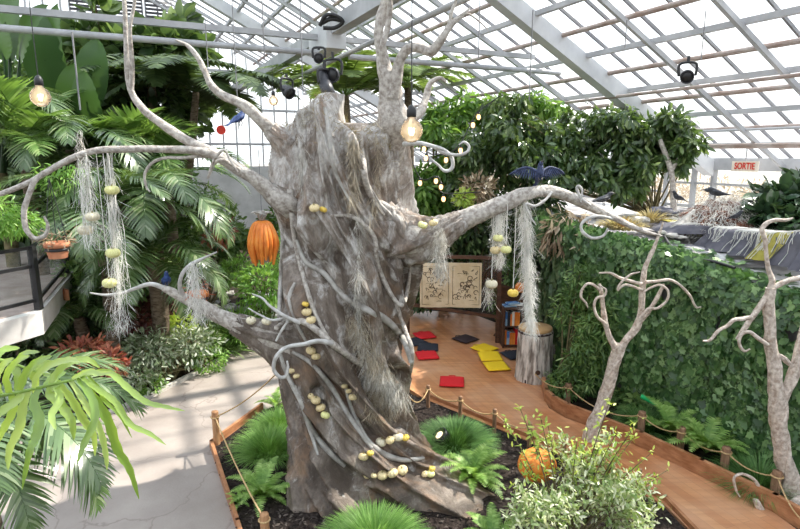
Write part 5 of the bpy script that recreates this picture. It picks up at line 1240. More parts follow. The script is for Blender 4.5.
patch(int(n * .60), int(n * .78), 'moss_cloth', M['cloth_moss']); patch(4, 9, 'moss_cloth', M['cloth_moss'])
mb = MB(); rw_ = random.Random(8)
for i in range(150):
    g_ = rw_.choice((2, 12, 20, 27, 33, 36, 44, 52)); i_ = max(0, min(n - 1, g_ + rw_.randint(-2, 2))); a = Vn[i_]; L_ = rw_.randint(4, 7); o_ = np.array([rw_.gauss(0, .03), -.03, .02])
    tube(mb, [tuple(a[q] + o_ + np.array([rw_.gauss(0, .015), -.01, 0])) for q in range(1, L_)], .005, 3, 2, cap=False)
mb.build('web_strands', M['web'], t)['kind'] = 'stuff'
mc = W(734, 217, 7.9)
t = thing('webbed_mound', Vector((mc.x, mc.y + .25, ztr)), 'brown husk mound covered with white webbing on the terrace', 'mound')
mb = MB(); rm = random.Random(2)
for i in range(46):
    a = rm.uniform(0, 6.28); q = rm.random() ** .5; hgt = (1 - q ** 2) * .36
    ball(mb, (mc.x + .66 * q * math.cos(a), mc.y + .25 + .45 * q * math.sin(a), ztr + .10 + hgt), rm.uniform(.09, .15), 12, 8, (1, 1, .8), nz=.5, seed=i)
mb.build('husk', M['brown'], t)
mb = MB(); r = np.random.RandomState(6); n_ = 3800; a = r.rand(n_) * 6.28; q = r.rand(n_) ** .5; z = ztr + .2 + (1 - q ** 2) * .42 + .04 * r.normal(size=n_)
ps = np.stack([mc.x + .74 * q * np.cos(a), mc.y + .25 + .55 * q * np.sin(a), z - .1 * q], 1); scatter(mb, WISP, ps, np.stack([np.cos(a) * q, np.sin(a) * q, -.7 + .3 * r.normal(size=n_)], 1) + r.normal(size=(n_, 3)) * .35, r.normal(size=(n_, 3)), .10 + .16 * r.rand(n_))
mb.build('webbing', M['web'], t)
def cloth_lump(label, px, py, Y, r_, sc, m, name='cloth_bundle', cat='cloth bundle'):
    c = W(px, py, Y); mb = MB(); ball(mb, c, r_ * pxm(Y, 2.5), 30, 20, sc, nz=.55, seed=px); return tag(mb.build(name, M[m]), label, cat)
cloth_lump('large grey cloth bundle on the terrace below the window post', 660, 214, 8.9, 10, (1.2, 1, .75), 'cloth_grey')
cloth_lump('crumpled grey cloth between the bundle and the webbed mound', 686, 214, 8.7, 8, (1.5, 1, .5), 'cloth_grey')
cloth_lump('low pale bundle behind the small orange pumpkin', 640, 220, 8.4, 6, (1.6, 1, .6), 'moss_grey')
c = W(694, 205, 9.4); mb = MB(); tube(mb, [W(671, 231, 7.9), W(682, 223, 8.0), W(694, 214, 8.2)], [.05, .06, .07], 8, 4, wob=.2); tube(mb, [W(694, 214, 8.2), W(704, 212, 8.3)], [.08, .05], 8, 1, wob=.1); tag(mb.build('driftwood_log', M['vine_dark']), 'dark slanting log lying left of the webbed mound', 'log')
for i, (x, y, r_, sc) in enumerate(((672, 235, 4.5, (1.6, 1, .5)), (681, 237, 3.5, (1.6, 1, .5)), (662, 232, 3, (1.3, 1, .6)))):
    c = W(x, y, 7.7); mb = MB(); ball(mb, c, r_ * pxm(7.7, 2.4), 16, 10, sc, nz=.4, seed=i); tag(mb.build('flat_stone', M['stone_pale']), ['largest pale flat stone on the cloth before the grey planter', 'right pale flat stone on the cloth before the grey planter', 'smallest pale flat stone on the cloth before the grey planter'][i], 'stone')
mb = MB(); tube(mb, [W(664, 236, 7.55), W(672, 247, 7.2), W(690, 257, 6.8), W(715, 262, 6.5), W(735, 268, 6.25)], .018, 7, 6); tag(mb.build('garden_hose', M['black']), 'dark hose curving across the pale terrace cloth', 'hose')
tuft('flattened straw nest under the small orange and yellow pumpkins', W(622, 229, 8.15), .55, .22, 700, M['straw'], 'straw_nest', 'straw', seed=3, w=1.6)
tuft('pale straw clump beside the cloth bundle on the terrace', W(650, 222, 8.6), .35, .25, 260, M['straw'], 'straw_nest', 'straw', seed=4, w=1.6)
#PART4
# ------------------------------------------------------------------ foliage
# ivy over the terrace wall
def wall_scatter(i0, i1, n, T, m, size, label, name, z0=.25, z1=1.0, seed=0, hangout=.05, gap=.0):
    r = np.random.RandomState(seed); pos = []; D = []; N_ = []
    nW = len(WS)
    while len(pos) < n:
        x = r.uniform(i0, i1) * (nW - 1); k = int(x); k = min(k, nW - 2); p = WS[k].lerp(WS[k + 1], x - k); tg_ = (WS[k + 1] - WS[k]); tg_.z = 0; tg_.normalize(); nn_ = Vector((-tg_.y, tg_.x, 0))
        if nn_.dot(Vector((0, 5, 0)) - Vector((p.x, p.y, 0))) < 0: nn_ = -nn_
        q = r.uniform(z0, z1); z = p.z * q; nv = noise.noise(Vector((x * .35, z * 1.4, seed)))
        if nv < gap - .25: continue
        dd = hangout + .10 * (noise.noise(Vector((x * .9, z * 2.2, 3))) + .4) + r.rand() * .07
        if q > .97: dd = r.uniform(-.10, .12); z = p.z + .03 + .05 * r.rand()
        pos.append((p.x + nn_.x * dd, p.y + nn_.y * dd, z)); a = r.uniform(-1.0, 1.0)
        up_ = 1 if q > .97 else .35
        N_.append((nn_.x + r.normal() * .3, nn_.y + r.normal() * .3, up_ + r.normal() * .25)); D.append(tuple(tg_ * math.sin(a) + Vector((0, 0, -math.cos(a))) + nn_ * .25))
    mb = MB(); scatter(mb, T, np.array(pos), np.array(D), np.array(N_), size * (.6 + .8 * r.rand(n))); return tag(mb.build(name, M[m]), label, name.split('_')[0] if '_' in name else name, kind='stuff')
wall_scatter(0, .64, 19000, IVY, 'ivy', .08, 'green ivy covering the face and rim of the terrace wall', 'ivy', z0=.02, seed=1, gap=-.12)
wall_scatter(.58, 1.0, 5200, IVY, 'ivy_dark', .085, 'dark small-leaved ivy on the far left end of the terrace wall', 'ivy', z0=.0, seed=2)
def rim(i0, i1, n, size, seed):
    r = np.random.RandomState(seed); pos = []; D = []; N_ = []; nW = len(WS)
    for _ in range(n):
        x = r.uniform(i0, i1) * (nW - 1); k = min(int(x), nW - 2); p = WS[k].lerp(WS[k + 1], x - k); tg_ = (WS[k + 1] - WS[k]); tg_.z = 0; tg_.normalize(); nn_ = Vector((-tg_.y, tg_.x, 0))
        if nn_.dot(Vector((0, 5, 0)) - Vector((p.x, p.y, 0))) < 0: nn_ = -nn_
        dd = .10 + r.rand() * .10; pos.append((p.x + nn_.x * dd, p.y + nn_.y * dd, p.z - r.uniform(-.03, .26))); a = r.uniform(-1, 1)
        D.append(tuple(tg_ * math.sin(a) + Vector((0, 0, -math.cos(a))) + nn_ * .35)); N_.append((nn_.x + r.normal() * .3, nn_.y + r.normal() * .3, .6 + r.normal() * .25))
    mb = MB(); scatter(mb, IVY, np.array(pos), np.array(D), np.array(N_), size * (.6 + .8 * r.rand(n))); tag(mb.build('ivy', M['ivy']), 'ivy fringe hanging over the top rim of the terrace wall', 'ivy', kind='stuff')
rim(0, .75, 3600, .075, 4)
r = np.random.RandomState(9)
# ivy creeping on the terrace cloth
mb = MB(); pos = []; 
for i in range(240):
    k = r.randint(2, int(len(WS) * .45)); p = WS[k]; s_ = abs(r.normal()) * .3; d_ = Vector((.75, .55, 0)); pos.append((p.x + d_.x * s_ + r.normal() * .1, p.y + d_.y * s_ + r.normal() * .1, p.z + .03 + .04 * r.rand()))
scatter(mb, IVY, np.array(pos), r.normal(size=(240, 3)) * [1, 1, .1], np.tile([0, 0, 1.], (240, 1)) + r.normal(size=(240, 3)) * .25, .07 + .05 * r.rand(240)); tag(mb.build('ivy', M['ivy']), 'ivy runners creeping across the pale terrace cloth', 'ivy', kind='stuff')
def C3(px, py, Y): return tuple(W(px, py, Y))
def ell(px, py, Y, rx, ry, n, dep=None):
    c = W(px, py, Y); k = pxm(Y, c.z); return (tuple(c), (rx * k, (dep or rx) * k, ry * k), n)
def ground(px, Y, z=0): p = W(px, 200, Y); return Vector((p.x, Y, z))
# dried plants and small shrubs at the left end of the wall
shrub('dried_plant_cluster', 'dry straw-coloured plants hanging on the terrace wall left end', 'plant', ground(572, 8.6, 2.3), [ell(565, 232, 8.6, 22, 22, 420), ell(590, 240, 8.2, 12, 20, 220)], NARROW, M['dry'], .17, stems=False, down=1.2, seed=31)
shrub('silvery_hanging_plant', 'silvery plant patch on the terrace wall under the white curl', 'plant', ground(548, 8.9, 2.0), [ell(549, 248, 8.9, 10, 16, 260)], SMALL, M['grey_leaf'], .09, stems=False, seed=32)
# large leafy trees behind
shrub('leafy_fig_tree', 'broad dark green leafy tree standing behind the right arm', 'tree', ground(655, 11.4, 2.25), expand([
  ell(505, 130, 11.4, 48, 34, 3000), ell(560, 135, 11.6, 46, 36, 2800), ell(612, 138, 11.2, 44, 34, 2800), ell(655, 138, 10.8, 40, 32, 2600), ell(535, 170, 11, 50, 26, 2600), ell(590, 172, 10.8, 40, 22, 2000), ell(640, 168, 10.6, 36, 24, 1900), ell(684, 150, 10.4, 18, 24, 900), ell(480, 165, 11.4, 40, 34, 2000), ell(628, 188, 10.4, 20, 12, 400)], 15, .33, 1, .95),
  LEAF, M['ficus'], .165, stems=True, down=1.1, seed=41, stem_r=.022, shell=.3, jit=.7)
shrub('bright_leafy_tree', 'bright green tree just right of the trunk below the roof beams', 'tree', ground(445, 12.6), expand([
  ell(445, 128, 12.4, 30, 26, 1500), ell(480, 112, 12.6, 34, 20, 1300), ell(440, 165, 12.2, 34, 30, 1700), ell(425, 200, 12, 24, 24, 1100), ell(540, 108, 12.8, 30, 16, 800)], 12, .36, 2), LEAF, M['ficus_bright'], .18, down=.8, seed=42, stem_r=.05)
mb = MB(); b0 = ground(676, 10.2, 2.27); tube(mb, [b0, b0 + Vector((-.05, 0, .45)), b0 + Vector((-.12, .05, .95)), b0 + Vector((-.3, .2, 1.5))], [.06, .05, .05, .04], 10, 5, wob=.1); tube(mb, [b0 + Vector((-.12, .05, .9)), b0 + Vector((.1, .1, 1.35))], [.035, .025], 8, 1)
tag(mb.build('slender_tree_trunk', M['branch']), 'slender trunk rising from the terrace beside the windows', 'tree')
shrub('dark_hedge_tree', 'dense dark shrubbery behind the book panel and hanging bulbs', 'shrub', ground(470, 12.5), [
  ell(430, 235, 12.3, 26, 34, 1500), ell(470, 225, 12.6, 32, 36, 1700), ell(515, 225, 12, 30, 38, 1700), ell(425, 285, 11.8, 24, 26, 900), ell(540, 205, 11, 26, 24, 900)], LEAF, M['dark_leaf'], .15, down=.6, seed=43)
shrub('understory_shrub', 'low green shrub right of the book panel frame', 'shrub', ground(512, 11.4), [ell(517, 262, 11.4, 22, 24, 800), ell(505, 300, 11.2, 14, 20, 500)], LEAF, M['mid_leaf'], .11, seed=44)
mb = MB(); a = [W(455, 205, 13.5), W(532, 245, 12.2), W(530, 258, 12.2), W(448, 262, 13.5)]; q0 = [Vector(p) + Vector((0, .25, 0)) for p in a]
mb.add([tuple(p) for p in a + q0], [(0, 1, 2, 3), (7, 6, 5, 4), (0, 4, 5, 1), (1, 5, 6, 2), (2, 6, 7, 3), (3, 7, 4, 0)]); tag(mb.build('pale_lean_to_roof', M['siding'], smooth=False), 'pale sloping roof panel glimpsed under the right arm', 'roof panel')
shrub('rusty_bush', 'rust-brown bush above the right arm left of the fig tree', 'shrub', ground(478, 11), [ell(478, 188, 10.6, 17, 13, 420)], LEAF, M['dry'], .11, stems=False, seed=45)
shrub('yellow_bush', 'small yellow-green bush beside the rust-brown bush', 'shrub', ground(463, 11, 0), [ell(463, 198, 10.3, 9, 7, 150)], LEAF, M['lime_leaf'], .12, stems=False, seed=46)
# right end: glossy dark shrub
shrub('glossy_dark_shrub', 'dark glossy broad-leaved shrub on the terrace at the right edge', 'shrub', ground(785, 8.4, 2.28), [ell(782, 205, 8.2, 32, 18, 620), ell(765, 218, 7.8, 20, 13, 260), ell(808, 196, 8.2, 26, 22, 420), ell(790, 225, 7.6, 22, 10, 160)], WIDE, M['gloss_leaf'], .19, down=.35, seed=50, shell=.45, up=1.2)
# shrubs at the foot of the ivy wall
shrub('wispy_olive_shrub', 'tall wispy grey-green shrub between log stool and curly tree', 'shrub', ground(572, 7.7), expand([ell(574, 305, 7.9, 22, 38, 1500), ell(594, 330, 7.5, 20, 40, 1400), ell(580, 362, 7.4, 20, 26, 900), ell(600, 280, 7.8, 16, 22, 500)], 10, .40, 5), NARROW, M['mid_leaf'], .10, down=.5, seed=51, jit=.9)
shrub('round_green_shrub', 'rounded dark green shrub beside the curved wooden kerb', 'shrub', G(562, 392), [ell(566, 384, 7.5, 19, 14, 1100)], SMALL, M['mid_leaf'], .055, seed=52)
shrub('wall_foot_shrub', 'leafy shrub right of the curly tree against the ivy wall', 'shrub', ground(640, 7.3), [ell(644, 398, 7.25, 22, 15, 380)], WIDE, M['mid_leaf'], .13, seed=53)
fern('bright fern at the ivy wall between second and third rope posts', G(670, 436, .08), 22, 1.0, 'fern')
fern('bright fern just right of the middle fern at the ivy wall', G(706, 453, .08), 24, 1.05, 'fern')
fern('dark fern beside the curly tree trunk at the ivy wall', G(632, 408), 18, 1.0, 'fernd')
fern('small fern at the foot of the ivy wall left of the feathery clump', G(694, 432), 16, .7, 'fernd')
tuft('feathery green clump by the rope post near the right tree', G(758, 490), .5, .38, 1300, M['tuft_dark'], seed=61)
tuft('feathery green clump right of the curly tree by the kerb', G(644, 430), .45, .34, 900, M['tuft_dark'], seed=62)
mb = MB(); tube(mb, [W(641, 396, 6.85), W(656, 404, 6.75)], .03, 8, 1); tag(mb.build('green_watering_tube', M['green_plastic']), 'bright green plastic tube lying among plants at the ivy wall', 'tube')
# planting round the giant tree
tuft('soft green grass clump at the upper left foot of the giant tree', G(279, 432, .07), .42, .30, 1500, M['tuft'], seed=63)
tuft('soft green grass clump at the left foot of the giant tree, middle one', G(270, 455, .07), .5, .33, 1800, M['tuft'], seed=64)
tuft('large soft green grass clump in front of the giant tree', G(374, 552, .07), .55, .34, 3400, M['tuft'], seed=65, w=1.1)
tuft('dense dark green grass clump right of the giant tree', G(455, 447, .07), .62, .32, 3000, M['tuft_dark'], seed=66)
fern('bright fern at the left foot of the giant tree', G(264, 498, .07), 26, .82, 'fern')
fern('bright fern right of the giant tree beside the uplight', G(472, 482, .07), 30, .95, 'fern')
fern('small bright fern against the path at the top left of the bed', G(276, 408, .07), 16, .6, 'fern')
fern('bright fern at the lower edge right of the giant tree', G(492, 545, .07), 24, .75, 'fern')
fern('small fern between path kerb and grass clump in the trunk bed', G(240, 505, .07), 10, .35, 'fern')
# uplight
p = G(446, 447, .07); t = thing('uplight', p, 'round black garden uplight glowing at the right of the giant tree', 'lamp'); ax = Vector((-.8, -.15, 1)).normalized(); q = ax.to_track_quat('Z', 'Y').to_matrix()
m2 = MB(); lathe(m2, [(0, 0), (.06, 0), (.10, .05), (.105, .15), (.09, .15), (.085, .135), (0, .13)], seg=22); mb = MB(); mb.add(m2.v[0] @ np.array(q).T + np.array(p + UP * .06), m2.f[0]); mb.build('housing', M['black'], t)
m2 = MB(); lathe(m2, [(0, .141), (.05, .141), (.05, .136)], seg=22); mb = MB(); mb.add(m2.v[0] @ np.array(q).T + np.array(p + UP * .06), m2.f[0]); mb.build('lens', M['lamp_on'], t)
mb = MB(); tube(mb, [p, p + UP * .09], .02, 8, 1); mb.build('stake', M['black'], t)
# pale flowering shrub in the foreground
fs = expand([ell(590, 498, 4.45, 62, 36, 1900, 36), ell(545, 505, 4.3, 38, 32, 1000, 28), ell(625, 500, 4.5, 36, 34, 900, 26), ell(590, 462, 4.6, 36, 24, 700, 24), ell(540, 520, 4.1, 44, 24, 800), ell(640, 528, 4.2, 26, 24, 500), ell(560, 440, 4.7, 22, 14, 120), ell(608, 435, 4.75, 12, 14, 80)], 12, .42, 6, .75)
sh = shrub('variegated_shrub', 'large airy variegated shrub with pale leaves at the lower right', 'shrub', ground(588, 4.4), fs, LEAF, M['white_leaf'], .052, seed=71, jit=1.1, shell=.15, down=.1, stem_r=.010)
mb = MB(); lv = MB(); rs = random.Random(12); r = np.random.RandomState(12); bp = ground(588, 4.4)
for i, (x, y) in enumerate(((520, 408), (531, 430), (503, 418), (548, 425), (562, 432), (577, 440), (600, 445), (609, 403), (617, 432), (640, 418), (652, 452), (633, 438), (668, 470), (655, 480), (540, 415), (588, 428), (520, 460), (510, 480), (664, 505), (571, 455))):
    e_ = W(x, y, rs.uniform(4.4, 4.8)); m_ = Vector((bp.x, bp.y, 0)).lerp(e_, .55) + Vector((0, 0, .10)); pts = smooth_pts([Vector((bp.x, bp.y, .02)), m_, e_], 8); tube(mb, pts, [.009, .006, .003], 5, 1)
    P_ = np.array([tuple(pts[rs.randint(len(pts) // 2, len(pts) - 1)] + Vector((rs.gauss(0, .02), rs.gauss(0, .02), rs.gauss(0, .02)))) for _ in range(34)])
    scatter(lv, LEAF, P_, r.normal(size=(34, 3)) + [0, 0, .2], r.normal(size=(34, 3)) * .4 + [0, 0, 1], .045 + .025 * r.rand(34))
mb.build('stem', M['stem'], sh); lv.build('sprigs', M['lime_leaf'], sh)['kind'] = 'stuff'
# left side planting
shrub('silver_variegated_shrub', 'silvery variegated shrub along the left side of the path', 'shrub', G(170, 385), [ell(150, 350, 8.2, 34, 22, 1100), ell(190, 345, 8.6, 30, 20, 900), ell(140, 375, 7.8, 24, 14, 450), ell(115, 345, 8.4, 20, 16, 350), ell(205, 322, 9.8, 12, 12, 180)], LEAF, M['grey_leaf'], .085, seed=81, shell=.3)
shrub('bright_green_shrub', 'bright green low shrub at the path kerb', 'shrub', G(207, 370), [ell(208, 360, 8.7, 20, 13, 700), ell(150, 385, 7.8, 14, 10, 300)], SMALL, M['bright_leaf'], .06, seed=82)
shrub('lime_shrub', 'small lime green shrub above the silvery shrub', 'shrub', ground(182, 9.4), [ell(182, 325, 9.3, 15, 11, 420)], LEAF, M['lime_leaf'], .09, seed=83)
shrub('red_leaved_shrub', 'copper red leaved shrub behind the foreground strap leaves', 'shrub', G(95, 392), [ell(84, 352, 7.2, 24, 11, 420), ell(112, 362, 7.1, 13, 12, 220)], LEAF, M['red_leaf'], .10, seed=84)
shrub('maroon_bromeliad', 'dark maroon leafy plant under the hanging yellow pumpkins', 'plant', ground(140, 9), [ell(130, 318, 8.9, 24, 18, 420), ell(160, 300, 9.6, 14, 16, 200)], LEAF, M['maroon_leaf'], .15, seed=85)
shrub('orange_flowering_shrub', 'shrub with rust-orange leaves left of the fluted orange gourd', 'shrub', ground(222, 11.4), [ell(218, 232, 11.2, 16, 12, 220)], LEAF, M['red_leaf'], .14, seed=86, stems=False)
shrub('mid_green_shrub', 'mid green shrub mass below the fluted orange gourd', 'shrub', ground(262, 10.6), [ell(262, 285, 10.4, 26, 22, 1100), ell(236, 272, 11, 18, 16, 500), ell(285, 262, 11, 14, 24, 500)], LEAF, M['bright_leaf'], .10, seed=87)
tuft('strappy green clump beside the path behind the low left branch', ground(232, 10.2), .75, .75, 600, M['bright_leaf'], 'strappy_plant', 'plant', seed=88, w=5)
tuft('strappy clump beneath the orange basket planter', ground(205, 9.6), .8, .6, 420, M['mid_leaf'], 'strappy_plant', 'plant', seed=89, w=5)
shrub('dark_shrub', 'dark broad-leaved shrub under the left palms', 'shrub', ground(95, 9.6), [ell(70, 310, 9.2, 36, 34, 1100), ell(120, 280, 10.5, 36, 40, 1500), ell(30, 350, 8.4, 36, 26, 700)], LEAF, M['dark_leaf'], .16, seed=90)
shrub('dark_shrub', 'tall dark shrub behind the orange basket planter', 'shrub', ground(200, 12.5), expand([ell(195, 240, 12.4, 40, 44, 1700), ell(232, 245, 12.8, 28, 24, 900), ell(170, 200, 13, 36, 36, 1400), ell(272, 225, 13.5, 18, 16, 300)], 12, .36, 3), LEAF, M['mid_leaf'], .17, seed=91)
shrub('dark_shrub', 'deep green foliage bank behind the palms at far left', 'shrub', ground(60, 13), [ell(20, 120, 13, 70, 56, 1900), ell(90, 150, 13.5, 70, 60, 2200), ell(150, 110, 14, 56, 44, 1600), ell(40, 210, 12.5, 70, 50, 1600), ell(120, 230, 13, 56, 50, 1400)], WIDE, M['dark_leaf'], .26, seed=92, stem_r=.05)
shrub('fiddle_leaf_tree', 'tall broad-leaved tree against the end wall at top left', 'tree', ground(125, 17), [ell(80, 46, 16.5, 20, 15, 150), ell(110, 50, 16.5, 34, 15, 260), ell(160, 46, 17, 32, 15, 240), ell(190, 50, 17, 14, 12, 90), ell(135, 62, 17, 44, 16, 300), ell(182, 24, 17, 6, 9, 22), ell(96, 8, 16, 10, 6, 22)], WIDE, M['ficus'], .50, seed=93, stem_r=.05, down=-.2)
shrub('leafy_undergrowth', 'broken green undergrowth hiding the palm stems at left', 'shrub', ground(120, 8.9), expand([ell(125, 275, 8.9, 34, 34, 900), ell(80, 290, 8.8, 26, 34, 700), ell(165, 275, 9.6, 26, 26, 600), ell(60, 260, 9.6, 20, 24, 400)], 9, .4, 8), LEAF, M['mid_leaf'], .13, seed=96)
palm('feather_palm', 'low feather palm in the undergrowth beneath the silvery palm', W(150, 262, 8.6), 1, 15, 'palm', .85, pitch=(-40, 15))
palm('feather_palm', 'feather palm with drooping fronds behind the balcony corner', W(98, 222, 8.1), 1, 15, 'palm', 1.0, pitch=(-35, 22))
palm('feather_palm', 'silvery feather palm with long arching fronds left of the trunk', W(150, 205, 9.0), 1, 15, 'palm', 1.12, pitch=(-30, 25))
palm('feather_palm', 'feather palm at the far left edge below the globe bulb', W(-8, 128, 9.6), 1, 16, 'palm', 1.3, pitch=(-30, 20))
palm('feather_palm', 'slender feather palm between balcony and moss strand', W(70, 150, 9.4), 1, 13, 'palm', 1.15, pitch=(-30, 20))
palm('feather_palm', 'small low feather palm hugging the balcony slab', W(78, 318, 8.4), 1, 11, 'palm', .62, pitch=(-25, 20))
palm('areca_palm', 'light green upright palm behind the long left branch', W(118, 190, 10.0), 1, 16, 'palm_light', 1.25, pitch=(-15, 35))
palm('areca_palm', 'light green palm beside the upper left branch', W(165, 175, 10.6), 1, 15, 'palm_light', 1.1, pitch=(-20, 30))
palm('areca_palm', 'light green palm at far left under the steel tie bars', W(25, 165, 8.8), 1, 13, 'palm_light', 1.15, pitch=(-15, 30))
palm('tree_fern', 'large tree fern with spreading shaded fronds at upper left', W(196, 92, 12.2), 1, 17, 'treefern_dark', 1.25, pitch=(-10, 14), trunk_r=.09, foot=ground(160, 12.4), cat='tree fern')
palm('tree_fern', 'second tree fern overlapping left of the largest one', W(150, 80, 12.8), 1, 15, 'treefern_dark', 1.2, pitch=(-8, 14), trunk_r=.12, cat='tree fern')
palm('tree_fern', 'bright tree fern behind the notch of the trunk top', W(345, 96, 13.6), 1, 18, 'treefern', 1.15, pitch=(-5, 18), trunk_r=.12, cat='tree fern')
palm('tree_fern', 'bright tree fern behind the spire right of the trunk top', W(408, 82, 14.5), 1, 14, 'treefern', .95, pitch=(-5, 18), trunk_r=.12, cat='tree fern')
# banana plants: big paddle leaves
def banana(label, base, leaves, m='banana', hgt=2.4):
    t = thing('banana_plant', base, label, 'banana plant'); b = Vector(base)
    mb = MB(); tube(mb, [b, b + UP * hgt], [.13, .09], 10, 1); mb.build('trunk', M['stem'], t)
    for (px, py, Y, px2, py2, wd) in leaves:
        a = W(px, py, Y); e = W(px2, py2, Y + rnd.uniform(-.4, .4)); ax = e - a; L = ax.length; nn_ = Vector((rnd.uniform(-.3, .3), -1, .4)); sd = ax.cross(nn_).normalized(); up_ = sd.cross(ax).normalized()
        V = []; N1 = 18
        for i in range(N1 + 1):
            q = i / N1; c = a + ax * q + up_ * (.18 * L * math.sin(q * 2.6)); ww = wd * (math.sin(math.pi * min(1, q * .95 + .05)) ** .6)
            for s_ in (-1, -.5, 0, .5, 1): V.append(tuple(c + sd * (ww * s_) + up_ * (.12 * wd * abs(s_) + .015 * math.sin(q * 60) * abs(s_))))
        f = [(i * 5 + k, (i + 1) * 5 + k, (i + 1) * 5 + k + 1, i * 5 + k + 1) for i in range(N1) for k in range(4)]
        mb = MB(); mb.add(np.array(V), np.array(f)); tube(mb, [b + UP * hgt * .97, b.lerp(a, .7) + UP * (hgt * .25), a, a + ax * .5 + up_ * .17 * L], [.04, .03, .025, .012], 6, 4); mb.build('leaf', M[m], t)
banana('banana plant with large upright paddle leaves at upper left', ground(80, 10.5), [(85, 128, 10.3, 78, 62, .32), (62, 110, 10.5, 40, 10, .34), (92, 110, 10.8, 100, 40, .3), (50, 120, 10.2, 10, 80, .3), (70, 100, 10.6, 66, 5, .25), (98, 130, 10, 88, 70, .25)])
banana('tall banana plant cut off by the top left corner', ground(5, 9.5), [(10, 60, 9.5, 22, -10, .3), (-10, 70, 9.3, -20, 5, .3), (20, 62, 9.6, 55, 8, .22), (5, 60, 9, 0, 20, .3)], 'banana', 3.2)
shrub('asparagus_fern', 'fine bright green foliage spilling around the balcony rail', 'plant', G(-5, 300, 1.6), [ell(18, 222, 6.6, 20, 14, 420), ell(-5, 215, 6.4, 20, 24, 400), ell(62, 178, 7.6, 26, 14, 520), ell(88, 190, 7.8, 16, 18, 260)], NARROW, M['bright_leaf'], .09, stems=False, down=.7, seed=95)
# foreground strap-leaved fern and lower left palm
def strap_leaf(mb, pts, w, Y0, Y1, wav=.0):
    P_ = smooth_pts([W(x, y, Y0 + (Y1 - Y0) * i / (len(pts) - 1)) for i, (x, y) in enumerate(pts)], 6); n = len(P_); V = []
    for i, p in enumerate(P_):
        q = i / (n - 1); tg_ = (P_[min(i + 1, n - 1)] - P_[max(i - 1, 0)]).normalized(); nn_ = Vector((.25, -.75, .62)); sd = tg_.cross(nn_).normalized(); up_ = sd.cross(tg_)
        ww = w * pxm(Y0) * (math.sin(math.pi * (q * .88 + .12)) ** .55 if q < .999 else .05) * (1 + wav * math.sin(i * 1.9))
        V += [tuple(p - sd * ww + up_ * ww * .35), tuple(p), tuple(p + sd * ww + up_ * ww * .35)]
    f = [(i * 3 + k, (i + 1) * 3 + k, (i + 1) * 3 + k + 1, i * 3 + k + 1) for i in range(n - 1) for k in range(2)]
    mb.add(np.array(V), np.array(f))
t = thing('strap_leaved_fern', ground(-120, 1.9), 'large bright yellow-green strap-leaved fern in the left foreground', 'fern')
def frx(stem, leaves, w=4.2, Y=2.0):
    leaves = [(l[0], l[1] * .72) if len(l) > 1 else l for l in leaves]
    mb = MB(); tube(mb, [W(x, y, Y) for x, y in stem], [2.2 * pxm(Y), 1.6 * pxm(Y), 1.0 * pxm(Y)], 7, 6)
    for j, l in enumerate(leaves): strap_leaf(mb, l[0], l[1] if len(l) > 1 else w, Y, Y - .12 + (j % 3) * .1, .12)
    mb.build('frond', M['strap'], t)
frx([(-60, 420), (-20, 400), (20, 392), (50, 385), (72, 380), (84, 376)], [
 ([(84, 376), (98, 372), (112, 374), (128, 388), (146, 402), (166, 407), (185, 411)], 4), ([(80, 376), (96, 388), (115, 402), (130, 424), (150, 434), (166, 445)], 4),
 ([(82, 378), (92, 395), (108, 420), (118, 450), (130, 470), (139, 499)], 6), ([(78, 378), (92, 398), (95, 420), (84, 445), (77, 464)], 5), ([(70, 380), (84, 402), (100, 430), (106, 455), (107, 470)], 4),
 ([(60, 384), (72, 400), (84, 420), (94, 436), (95, 456)], 5), ([(72, 379), (88, 372), (100, 374), (112, 372)], 4), ([(62, 382), (50, 392), (62, 406), (72, 422), (74, 440)], 6), ([(50, 386), (58, 372), (72, 362), (88, 360), (100, 368)], 5),
 ([(40, 388), (34, 402), (40, 420), (36, 438), (30, 452), (22, 490)], 6), ([(30, 390), (24, 405), (20, 428), (10, 450), (8, 470)], 6), ([(45, 386), (54, 378), (66, 372)], 5), ([(34, 389), (38, 376), (52, 365), (70, 360), (80, 362)], 5),
 ([(20, 391), (26, 375), (38, 362), (52, 356)], 6), ([(12, 394), (14, 410), (4, 430), (-4, 446)], 6), ([(10, 394), (8, 376), (18, 362), (30, 356)], 6), ([(0, 396), (-4, 380), (4, 365), (14, 358)], 6), ([(88, 376), (100, 390), (104, 400), (120, 416), (132, 438)], 2.6), ([(56, 386), (60, 400), (52, 415), (56, 430)], 5), ([(24, 391), (18, 400), (2, 412), (-10, 424)], 6)], 4.2, 2.0)
frx([(-60, 372), (-30, 362), (0, 360), (20, 366), (44, 374)], [([(44, 374), (54, 378), (62, 388)], 3), ([(34, 371), (44, 364), (60, 362)], 4), ([(26, 368), (36, 380), (34, 396)], 5), ([(14, 364), (24, 354), (40, 352)], 4), ([(8, 362), (18, 375), (16, 392)], 5), ([(-4, 360), (4, 350), (20, 348)], 5), ([(-10, 361), (-4, 375), (-8, 392)], 6)], 4, 2.3)
mb = MB(); tube(mb, [ground(-120, 1.9), ground(-120, 1.9) + Vector((.0, .0, 1.2)), W(-120, 400, 1.95), W(-55, 416, 2.0)], [.06, .05, .03, .012], 8, 5); mb.build('stem', M['stem'], t)
t = thing('lower_palm', ground(-40, 3.0), 'dark green palm fronds filling the lower left corner', 'palm'); cr = W(-30, 440, 3.0)
for a, pt, s_ in ((-20, -5, .65), (-45, 5, .6), (10, 5, .62), (35, 10, .6), (-70, -5, .55), (60, 0, .5), (-5, -30, .55), (-35, -25, .5)): place_frond(FM['palm'], None, t, cr - t.location, R(a), R(pt), s_)
mb = MB(); tube(mb, [t.location, cr], [.07, .05], 8, 1); mb.build('trunk', M['ptrunk'], t)
